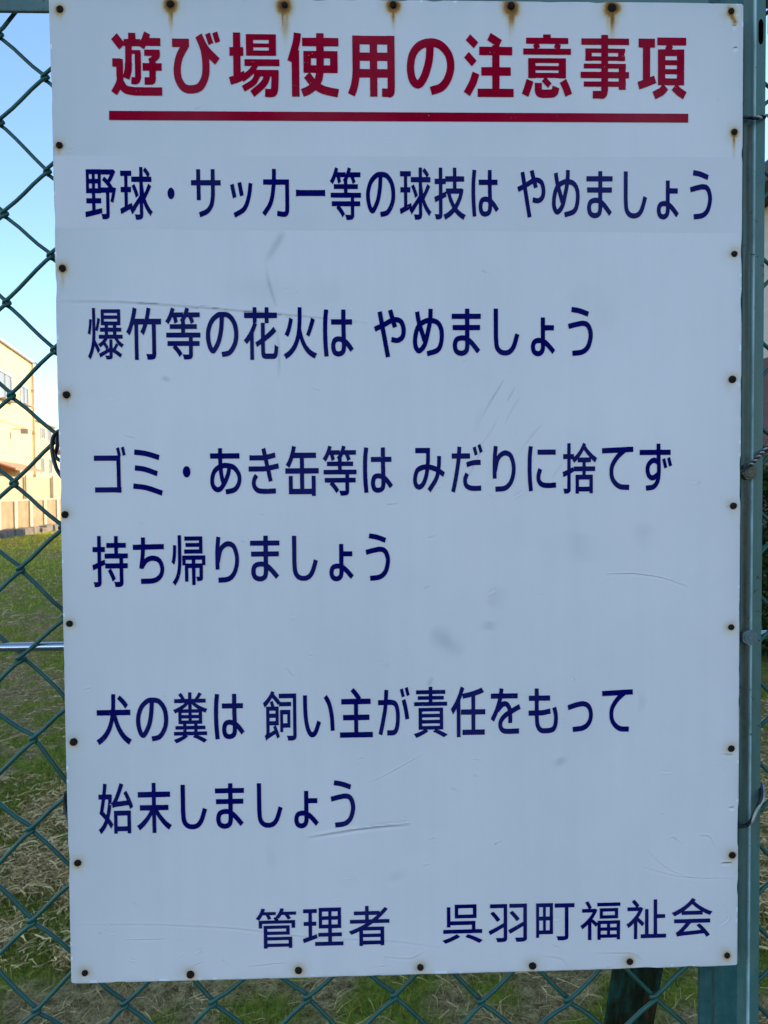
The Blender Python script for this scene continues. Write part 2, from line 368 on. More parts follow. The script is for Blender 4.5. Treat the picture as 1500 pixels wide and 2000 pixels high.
# ------------------------------------------------------------------ chain-link fence
FENCE = empty('chain_link_fence', (0.3, 0.03, 0), 'green chain-link fence with teal steel post behind the white notice board', 'fence')
RODZ = -0.133
RW = 0.00195                                     # radius of a coated wire
def lattice(i, j):                               # joints of the mesh, slightly sagging like the real one
    x = -0.35945909 + 0.04143449 * i - 0.0014302 * j; z = 0.41829589 - 0.00059939 * i + 0.08052126 * j
    return x, z
ADJ = {(0, -8): (7.0, 7.0), (0, -9): (1, 3.5), (0, 0): (3.5, -4), (0, -10): (-1.5, -2), (0, -11): (-1, -6), (1, -2.5): (-.5, 3.4), (2, -11): (-2.5, -1),
       (4, -11): (-4, -.5), (8, -11): (0, 3.4), (10, -11): (-1, -3.7), (12, -11): (-1, -3.4), (16, -11): (1, 3.5)}
def joint(i, j):
    x, z = lattice(i, j); a = ADJ.get((i, j))
    r = random.Random(i * 1009 + int(j * 2) * 31)
    if a is None: a = (r.gauss(0, 0.9), r.gauss(0, 1.1))
    return x + a[0] / 1000, z + a[1] / 1000
fm = MB()
for i in range(-30, 46):
    pts = []
    # walk downwards, alternating the left hook (column i) and the right hook (column i + 1)
    j = 0.5; seq = []; left = bool(i % 2)          # the first hook is hidden behind the top rail
    while True:
        seq.append((i if left else i + 1, j, 'L' if left else 'R')); left = not left; j -= 0.5
        if lattice(0, j)[1] < -GZ + 0.05: break
    o = 0.0019; h0 = RW * 1.06
    rr = random.Random(i)
    for n, (ci, cj, s) in enumerate(seq):
        x, z = joint(ci, cj); sg = 1 if s == 'R' else -1
        h = h0 + 0.0050 * math.exp(-((z - RODZ) / 0.035) ** 2)
        # going down: a right hook is entered along the back ('\\' runs behind) and left along the front ('/' runs in front)
        a, b = (h, -h) if s == 'R' else (-h, h)
        oo = o * rr.uniform(0.8, 1.3)
        pts += [(x - sg * 0.0042, a, z + 0.0050), (x - sg * 0.0012, a * 0.97, z + 0.0026), (x + sg * oo * 0.9, a * 0.72, z + 0.0014), (x + sg * (oo + 0.0008), 0, z),
                (x + sg * oo * 0.9, b * 0.72, z - 0.0014), (x - sg * 0.0012, b * 0.97, z - 0.0026), (x - sg * 0.0042, b, z - 0.0050)]
        if n + 1 < len(seq):                         # a slight bow in the straight run
            x2, z2 = joint(seq[n + 1][0], seq[n + 1][1]); hh = b
            bow = rr.gauss(0, 0.0003) + (rr.gauss(0, 0.0014) if z < -0.22 else 0)
            for tt in (0.3, 0.5, 0.7): pts.append((x + (x2 - x) * tt, hh, z + (z2 - z) * tt + bow * (1 - abs(tt - .5) * 2.2)))
    pts = [(p[0], 0.030 + p[1], p[2] + GZ) for p in pts]
    fm.tube(pts, [0.00172 + 0.00040 * min(1, max(0, (GZ + 0.30 - q[2]) / 0.6)) for q in pts], 7)
fm.build('wire_mesh', PVC, FENCE, smooth=True)
rod = MB(); rod.tube([(-1.6, 0.030, GZ + RODZ - 0.0006), (-0.369, 0.030, GZ + RODZ - 0.0006), (0.34, 0.030, GZ + RODZ + 0.0008), (2.2, 0.030, GZ + RODZ)], 0.0041, 16)
rod.build('tension_rod', CHROME, FENCE, smooth=True)
# top rails: steel angle, left and right of the post
MB().prism([(0.0135, 0.4254), (0.0175, 0.4254), (0.0175, 0.4614), (0.0600, 0.4614), (0.0600, 0.4654), (0.0135, 0.4654)], 'x', -1.6, 0.2755, Matrix.Translation((0, 0, GZ))).build('top_rail', RAILM, FENCE, bevel=0.0012)
MB().prism([(0.0175, 0.4150), (0.0215, 0.4150), (0.0215, 0.4614), (0.0600, 0.4614), (0.0600, 0.4654), (0.0175, 0.4654)], 'x', 0.3325, 2.2, Matrix.Translation((0, 0, GZ))).build('top_rail', RAILM, FENCE, bevel=0.0012)
# post: folded steel section, its slot and its bolts
prof = [(0.2757, 0.0235), (0.2762, 0.0222), (0.2865, 0.0222), (0.2885, 0.0234), (0.2905, 0.0246), (0.3080, 0.0248), (0.3105, 0.0240), (0.3122, 0.0226), (0.3150, 0.0220), (0.3186, 0.0218),
        (0.3195, 0.0212), (0.3200, 0.0203), (0.3206, 0.0197), (0.3216, 0.0195), (0.3296, 0.0197), (0.3306, 0.0200), (0.3312, 0.0210), (0.3312, 0.0700), (0.3010, 0.0700), (0.3010, 0.0280), (0.2757, 0.0268)]
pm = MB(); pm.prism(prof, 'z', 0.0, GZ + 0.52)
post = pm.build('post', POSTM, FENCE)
cb = MB()
st = [(0.3259 + 0.0024 * math.cos(a) , (0.4235 if math.sin(a) >= 0 else 0.4105) + 0.0048 * math.sin(a)) for a in [k * math.pi / 12 for k in range(24)]]
st = [(x, z + GZ) for x, z in st]
cb.prism([(x, z) for x, z in st], 'y', 0.010, 0.034)
cutter = cb.build('slot_cutter', RUST_SHADE)
bo = post.modifiers.new('slot', 'BOOLEAN'); bo.operation = 'DIFFERENCE'; bo.object = cutter; bo.solver = 'EXACT'
post.data.materials.append(RUST_SHADE)
bo.material_mode = 'TRANSFER'
bpy.context.view_layer.update()
dg = bpy.context.evaluated_depsgraph_get()
nm = bpy.data.meshes.new_from_object(post.evaluated_get(dg)); post.modifiers.clear(); post.data = nm; nm.name = 'post'
bpy.data.objects.remove(cutter)
def bolt(x, z, yb, m, rot):
    b = MB(); pr = [(x + 0.0079 * math.cos(rot + k * math.pi / 3), z + 0.0079 * math.sin(rot + k * math.pi / 3)) for k in range(6)]
    b.prism(pr, 'y', yb - 0.0062, yb); 
    ring = [(x + 0.0054 * math.cos(k * math.pi / 8), z + 0.0054 * math.sin(k * math.pi / 8)) for k in range(16)]
    b.prism(ring, 'y', yb - 0.0068, yb - 0.0060)
    rin = [(x + 0.0030 * math.cos(k * math.pi / 6), z + 0.0026 * math.sin(k * math.pi / 6)) for k in range(12)]
    b.prism(rin, 'y', yb - 0.0071, yb - 0.0066)
    return b.build('bolt', m, post, bevel=0.0006)
for x, z, m, r in ((0.3168, 0.0205, BOLTA, 0.2), (0.3178, -0.1320, BOLTB, 0.45)):
    bo_ = bolt(x, z + GZ, 0.0218, m, r)
    tag(bo_, 'rusty olive hex bolt under the twisted wire' if m is BOLTA else 'teal painted hex bolt')
# leaning brace behind the mesh
P1 = Vector((0.2367, 0.0785, -0.4822 + GZ)); P2 = Vector((0.2332, 0.0935, -0.5485 + GZ)); d = (P1 - P2).normalized()
top = P1 + d * 0.20; bot = P1 - d * ((P1.z + 0.05) / d.z)
xa = Vector((1, 0, 0)); xa = (xa - d * xa.dot(d)).normalized(); ya = d.cross(xa)
Mx = Matrix(((xa.x, ya.x, d.x, bot.x), (xa.y, ya.y, d.y, bot.y), (xa.z, ya.z, d.z, bot.z), (0, 0, 0, 1)))
L = (top - bot).length
MB().prism([(-0.0250, 0.0), (0.0120, 0.0), (0.0165, -0.003), (0.0250, -0.003), (0.0250, 0.030), (0.0215, 0.030), (0.0215, 0.004), (-0.0250, 0.004)], 'z', 0, L, Mx).build('brace', BRACEM, FENCE, bevel=0.0008)

# ------------------------------------------------------------------ the notice board
SIGN = empty('notice_sign', (0, 0, GZ), 'large white notice board with red title and navy Japanese text wired to the fence', 'sign')
def px(u, v):                                    # a place on the sheet read off the photograph -> sheet millimetres (projective map of the sheet)
    return PXM(u, v)
H = (0.0004359552104, -3.40551868e-06, -0.3414454698, -3.983849386e-06, -0.0004353838206, 0.4263612754, -1.911912422e-05, -2.108169251e-05)
def PXM(u, v):
    w = H[6] * u + H[7] * v + 1.0
    return (H[0] * u + H[1] * v + H[2]) / w, (H[3] * u + H[4] * v + H[5]) / w
HW, HH = 0.3002, 0.4294
nx, nz = 601, 859
gx = np.linspace(-HW, HW, nx); gz = np.linspace(-HH, HH, nz)
X, Z = np.meshgrid(gx, gz)                        # rows = z
rust = np.zeros_like(X); smud = np.zeros_like(X); ink = np.zeros_like(X); chip = np.zeros_like(X); hei = np.zeros_like(X)
N1 = vnoise(X * 500, Z * 500, 5); N2 = vnoise(X * 160, Z * 160, 6); N3 = vnoise(X * 900, Z * 70, 8)
hei += 0.9 * vnoise(X * 5, Z * 4, 11) + 0.35 * vnoise(X * 16, Z * 13, 12) + 0.05 * vnoise(X * 60, Z * 60, 13)
NAILS = [(117, 18, 0.0026, 0.012, 0.0035, 0.7),
         (333, 8, 0.004, 0.024, 0.0036, 1.0),
         (556, 10, 0.0048, 0.03, 0.0066, 1.0),
         (768, 10, 0.0038, 0.024, 0.0036, 1.0),
         (998, 12, 0.005, 0.027, 0.0052, 1.0),
         (1195, 15, 0.005, 0.03, 0.0066, 1.0),
         (1428, 22, 0.0024, 0.014, 0.003, 0.6),
         (116, 284, 0.0018, 0.015, 0.003, 0.62),
         (122, 524, 0.0026, 0.018, 0.0035, 0.68),
         (130, 771, 0.0026, 0.014, 0.0045, 0.5),
         (127, 1005, 0.0016, 0.008, 0.002, 0.5),
         (136, 1218, 0.0014, 0.0, 0.002, 0.3),
         (144, 1449, 0.0014, 0.006, 0.003, 0.4),
         (152, 1685, 0.0018, 0.004, 0.002, 0.6),
         (166, 1900, 0.002, 0.0, 0.002, 0.35),
         (372, 1903, 0.003, 0.0, 0.002, 0.45),
         (583, 1895, 0.0024, 0, 0.002, 0.4),
         (821, 1889, 0.0022, 0.0, 0.002, 0.35),
         (1040, 1886, 0.0022, 0, 0.002, 0.4),
         (1230, 1878, 0.0026, 0, 0.002, 0.5),
         (1420, 1866, 0.0026, 0, 0.002, 0.55),
         (1434, 258, 0.0018, 0.036, 0.0022, 0.8),
         (1434, 496, 0.0018, 0.006, 0.003, 0.3),
         (1430, 741, 0.0016, 0.01, 0.002, 0.3),
         (1432, 988, 0.0012, 0, 0.002, 0.25),
         (1428, 1225, 0.0016, 0.006, 0.003, 0.25),
         (1428, 1462, 0.0014, 0.005, 0.003, 0.3),
         (1430, 1670, 0.0022, 0, 0.002, 0.5)]
for (u, v, halo, ln, wd, amt) in NAILS:
    x, z = px(u, v); dx = X - x; dz = Z - z
    r = np.sqrt(dx * dx + (dz * np.where(dz < 0, 0.8, 1.15)) ** 2)
    rust = np.maximum(rust, amt * np.exp(-(r / (0.0027 + halo)) ** 2.2) * (0.75 + 0.5 * N2))
    rust = np.maximum(rust, 0.27 * np.exp(-(r / (0.0056 + halo * 1.2)) ** 2) * (0.5 + N2))
    if ln > 0:
        tt = np.clip(-dz / ln, 0, 3); w = wd * (1 - 0.55 * np.clip(tt, 0, 1)) * (0.8 + 0.4 * N2)
        s = np.exp(-(dx / w) ** 2) * np.exp(-(tt * 1.25) ** 2) * (dz < 0.001) * (0.55 + 0.75 * N3)
        rust = np.maximum(rust, amt * 0.75 * s)
    hei += -1.0 * np.exp(-(r / 0.006) ** 2)
def stroke(pts, w, field, amt, fade=True, noise=None):
    """adds a soft line through photograph points to a field; w in metres"""
    P = np.array([[q[0], 0, q[1]] for q in [px(*k) for k in pts]])
    P = np.array([tuple(v) for v in catmull([tuple(p) for p in P], 10)])
    x0, x1 = P[:, 0].min() - 4 * w, P[:, 0].max() + 4 * w; z0, z1 = P[:, 2].min() - 4 * w, P[:, 2].max() + 4 * w
    i0, i1 = np.searchsorted(gx, [x0, x1]); j0, j1 = np.searchsorted(gz, [z0, z1])
    if i1 - i0 < 2 or j1 - j0 < 2: return
    sx, sz = X[j0:j1, i0:i1], Z[j0:j1, i0:i1]; best = np.full(sx.shape, 1e9); pos = np.zeros(sx.shape); sgn = np.zeros(sx.shape)
    for k in range(len(P) - 1):
        a = P[k, [0, 2]]; b = P[k + 1, [0, 2]]; ab = b - a; L2 = ab @ ab + 1e-15
        tq = np.clip(((sx - a[0]) * ab[0] + (sz - a[1]) * ab[1]) / L2, 0, 1)
        ex, ez = sx - a[0] - tq * ab[0], sz - a[1] - tq * ab[1]; d2 = ex * ex + ez * ez
        m = d2 < best; best[m] = d2[m]; pos[m] = (k + tq[m]) / (len(P) - 1); sgn[m] = np.sign(ab[0] * ez[m] - ab[1] * ex[m])
    d = np.sqrt(best); g = np.exp(-(d / w) ** 2) * amt
    if fade: g *= np.sin(np.clip(pos, 0.0, 1.0) * np.pi) ** 0.5
    if noise is not None: g *= noise[j0:j1, i0:i1]
    if field is hei: field[j0:j1, i0:i1] += g * sgn * np.exp(0.5) * (d / w)
    else: field[j0:j1, i0:i1] = np.maximum(field[j0:j1, i0:i1], g)
gap = np.clip((vnoise(X * 110, Z * 1000, 21) - 0.66) * 6, 0, 1)
stroke([(108, 589), (250, 591), (450, 606), (600, 618), (740, 634)], 0.0018, hei, 0.42)
stroke([(230, 589), (330, 594), (470, 608), (600, 620)], 0.0013, ink, 0.8, noise=gap)
stroke([(110, 586), (250, 590), (450, 604), (700, 630)], 0.0008, smud, 0.30)
for pts, w, a in [([(555, 452), (538, 480), (518, 514)], 0.0030, 0.20), ([(518, 514), (526, 555), (540, 600)], 0.0016, 0.26), ([(540, 640), (545, 690), (544, 738)], 0.0013, 0.20),
                  ([(942, 795), (928, 845)], 0.0032, 0.16), ([(985, 740), (955, 790), (930, 838)], 0.0007, 0.55), ([(1006, 756), (990, 785)], 0.0006, 0.35), ([(1016, 775), (1000, 800), (985, 830)], 0.0006, 0.3),
                  ([(975, 810), (960, 840), (940, 870)], 0.0008, 0.35), ([(1060, 828), (1040, 850), (1010, 890)], 0.0006, 0.28), ([(945, 870), (915, 930)], 0.0008, 0.3), ([(1098, 905), (1078, 935)], 0.0007, 0.35),
                  ([(978, 1148), (970, 1170), (960, 1186)], 0.0062, 0.17), ([(956, 1212), (954, 1232)], 0.0058, 0.20), ([(838, 1240), (870, 1252), (905, 1276)], 0.0075, 0.20), ([(1138, 1040), (1132, 1100)], 0.0130, 0.10),
                  ([(1262, 1020), (1250, 1070)], 0.0080, 0.10), ([(1090, 1480), (1098, 1495)], 0.0055, 0.16), ([(845, 1322), (836, 1340)], 0.0018, 0.30), ([(325, 735), (322, 745)], 0.0030, 0.20),
                  ([(770, 1700), (775, 1720)], 0.0070, 0.13), ([(520, 1670), (540, 1668)], 0.0090, 0.08), ([(1245, 1370), (1262, 1370)], 0.0090, 0.07), ([(425, 560), (700, 575)], 0.0140, 0.05), ([(1120, 560), (1200, 640)], 0.0200, 0.05)]:
    stroke(pts, w, smud, a * (1.8 if w > 0.0012 else 1.1), noise=np.clip(0.25 + 1.3 * vnoise(X * 60, Z * 45, 61) * (0.6 + 0.8 * N2), 0, 1.3))
for pts, w, a in [([(1182, 1122), (1230, 1120), (1290, 1128), (1345, 1146)], 0.0011, 1.6), ([(600, 1636), (660, 1626), (720, 1617), (802, 1610)], 0.0022, 2.6), ([(690, 1618), (740, 1612), (802, 1606)], 0.0014, -2.0),
                  ([(140, 1806), (300, 1806), (440, 1812), (500, 1818), (620, 1832), (760, 1838), (870, 1852)], 0.0016, 0.9), ([(245, 1836), (300, 1834), (330, 1833)], 0.0010, 0.9), ([(1250, 1692), (1330, 1712), (1438, 1716)], 0.0012, 0.8),
                  ([(1060, 1868), (1095, 1872), (1110, 1890)], 0.0016, 1.0), ([(1265, 1630), (1270, 1665), (1310, 1700), (1370, 1720)], 0.0014, 0.8), ([(720, 1530), (770, 1505), (830, 1470)], 0.0012, 0.7), ([(1410, 1760), (1425, 1790), (1405, 1810)], 0.0015, 0.9),
                  ([(1160, 1862), (1230, 1862), (1255, 1875)], 0.0014, 1.0), ([(745, 1868), (800, 1872), (830, 1858)], 0.0014, 0.9), ([(480, 1888), (560, 1880)], 0.0012, 0.9), ([(1366, 1632), (1385, 1634), (1396, 1652)], 0.0013, 1.3), ([(560, 1303), (572, 1322)], 0.0015, 1.6)]:
    stroke(pts, w * 0.8, hei, a * 0.36)
stroke([(1436, 745), (1446, 754)], 0.0010, chip, 0.9, fade=False)
for u, v, L_, w in [(1408, 1688, 22, 0.0009), (1412, 1476, 20, 0.0007), (1424, 1580, 10, 0.0008), (1430, 53, 8, .0009), (1432, 96, 9, .0009)]:
    stroke([(u, v), (u + L_ * .5, v + 3), (u + L_, v + 1)], w, chip, 0.7); stroke([(u, v - 3), (u + L_, v - 3)], w, hei, 1.4)
rs = random.Random(5)
for k in range(110):                               # small knocks, thicker towards the bottom where balls and feet hit it
    u = rs.uniform(150, 1420); v = 1900 - 1850 * rs.random() ** (2.0 if k % 3 else 1.0); a = rs.uniform(-0.6, 0.6) + (math.pi if rs.random() < .5 else 0); L_ = rs.uniform(3, 26)
    q = [(u, v), (u + L_ * .5 * math.cos(a), v + L_ * .5 * math.sin(a) + rs.uniform(-2, 2)), (u + L_ * math.cos(a), v + L_ * math.sin(a))]
    stroke(q, rs.uniform(0.0006, 0.0012), hei, rs.uniform(0.08, 0.36))
    if k % 4 == 0: stroke(q[:2], 0.0006, smud, rs.uniform(0.15, 0.4))
    if k % 7 == 0: stroke([(u, v), (u + 3, v + 2)], 0.0008, smud, rs.uniform(0.2, 0.6))
edge_vignette = np.exp(-(X + HW) / 0.055) * (0.55 + 0.5 * vnoise(X * 30, Z * 9, 41)) + np.exp(-(HH - Z) / 0.10) * (0.35 + 0.5 * vnoise(X * 9, Z * 12, 42)) + 0.35 * np.exp(-(HW - X) / 0.03)  # vignette painted as tone: darker to the left, top and right, broken by noise
stroke([(1424, 16), (1428, 26), (1434, 42)], 0.0032, rust, 0.62, fade=False, noise=0.5 + 0.7 * N2)
edge = np.minimum(np.minimum(X + HW, HW - X), np.minimum(Z + HH, HH - Z))
smud = np.maximum(smud, np.exp(-edge / 0.0035) * 0.22 * vnoise(X * 120, Z * 120, 30))
chip = np.maximum(chip, (edge < 0.0016) * (vnoise(X * 170, Z * 170, 31) > 0.86) * 0.9)
chip = np.maximum(chip, ((HH + Z) < 0.0030) * (vnoise(X * 150, Z * 60, 32) > 0.80) * 0.9)
corner = np.exp(-((X - HW) ** 2 + (Z - HH) ** 2) / 0.022 ** 2); chip = np.maximum(chip, np.clip((vnoise(X * 150, Z * 300, 33) - 0.72) * 5, 0, 1) * corner * 0.7)
# nibbled, slightly bent outline
XX, ZZ = X.copy(), Z.copy()
nb = lambda s, sd_: np.maximum(0, vnoise(s * 70, s * 0 + sd_, sd_) - 0.62) * 0.0024 + (vnoise(s * 9, s * 0, sd_) - 0.5) * 0.0007
XX[:, 0] += nb(gz, 3); XX[:, -1] -= nb(gz, 4); ZZ[0] += nb(gx, 5); ZZ[-1] -= nb(gx, 6)
for j, i, sx, sz in ((-1, 0, 1, -1), (-1, -1, -1, -1), (0, -1, -1, 1), (0, 0, 1, 1)):
    r0 = 0.0025
    cd = np.maximum(0, r0 - np.abs(XX - sx * -HW)) + np.maximum(0, r0 - np.abs(ZZ - sz * -HH))
    m = cd > r0 * 1.25; sh = (cd[m] - r0 * 1.25) * 0.55
    XX[m] += sx * sh; ZZ[m] += sz * sh
V = np.stack([XX.ravel(), np.zeros(XX.size), ZZ.ravel() + GZ], 1)
idx = np.arange(nx * nz).reshape(nz, nx)
F = np.stack([idx[:-1, :-1], idx[:-1, 1:], idx[1:, 1:], idx[1:, :-1]], -1).reshape(-1, 4)
# turned-back rim so that the sheet has thickness
ring = np.concatenate([idx[0, :], idx[1:, -1], idx[-1, -2::-1], idx[-2:0:-1, 0]])
Vr = V[ring].copy(); Vr[:, 1] += 0.0022; n0 = len(V); n = len(ring)
Fr = np.stack([ring, n0 + np.arange(n), n0 + (np.arange(n) + 1) % n, np.roll(ring, -1)], 1)
me = mesh_np('panel', np.concatenate([V, Vr]), np.concatenate([F, Fr]))
for nm_, a in (('rust', rust), ('smudge', smud), ('ink', ink), ('chip', chip), ('grime_vignette', np.clip(edge_vignette, 0, 1)), ('height', hei)):
    fattr(me, nm_, np.concatenate([np.clip(a, -9, 9).ravel(), a.ravel()[ring]]))
link('panel', me, ENAMEL, SIGN, smooth=True)
fr = MB()
fr.box(-0.296, 0.296, 0.0026, 0.0156, GZ - 0.424, GZ - 0.394); fr.box(-0.296, 0.296, 0.0026, 0.0156, GZ + 0.394, GZ + 0.424)
fr.box(-0.296, -0.266, 0.0026, 0.0154, GZ - 0.3938, GZ + 0.3938); fr.box(0.266, 0.296, 0.0026, 0.0154, GZ - 0.3938, GZ + 0.3938)
fr.box(-0.2658, 0.2658, 0.0026, 0.0154, GZ - 0.015, GZ + 0.015)
fr.build('backing_frame', WOOD, SIGN)
# rusted nails round the rim
nd = MB(); R0 = 0.0031; rings = [(R0, 0.0), (R0 * 0.97, -0.0007), (R0 * 0.72, -0.0012), (R0 * 0.3, -0.0014)]
for rr_, yy in rings:
    for k in range(14): nd.v.append((rr_ * math.cos(k * math.pi / 7) * (1 + 0.05 * math.sin(3 * k)), yy, rr_ * math.sin(k * math.pi / 7)))
for q in range(3):
    for k in range(14): nd.f.append((q * 14 + k, q * 14 + (k + 1) % 14, q * 14 + 14 + (k + 1) % 14, q * 14 + 14 + k))
nd.f.append(tuple(42 + k for k in range(14)))
nail0 = nd.build('nail', NAIL, SIGN, smooth=True)
for k, (u, v, *_r) in enumerate(NAILS):
    x, z = px(u, v); o = nail0 if k == 0 else nail0.copy()
    if k: COL.objects.link(o)
    o.parent = SIGN; o.matrix_parent_inverse = Matrix.Identity(4)
    o.location = (x, -0.0001, z); s = random.uniform(0.86, 1.16); o.scale = (s, random.uniform(0.7, 1.5), s * random.uniform(0.93, 1.07)); o.rotation_euler = (0, random.uniform(0, 6), 0)
# repair strip under the first line of text
xl, _ = px(108, 380); xr, _ = px(1441, 380); pm_ = MB(); zt0 = px(130, 304)[1]; zt1 = px(1435, 307)[1]; zb0 = px(130, 446)[1]; zb1 = px(1435, 455)[1]
xl, xr = -0.2988, 0.2988
pm_.v = [(xl, -0.00007, GZ + zb0), (xr, -0.00007, GZ + zb1), (xr, -0.00007, GZ + zt1), (xl, -0.00007, GZ + zt0)]; pm_.f = [(0, 1, 2, 3)]
pm_.build('patch_strip', PATCH, SIGN)
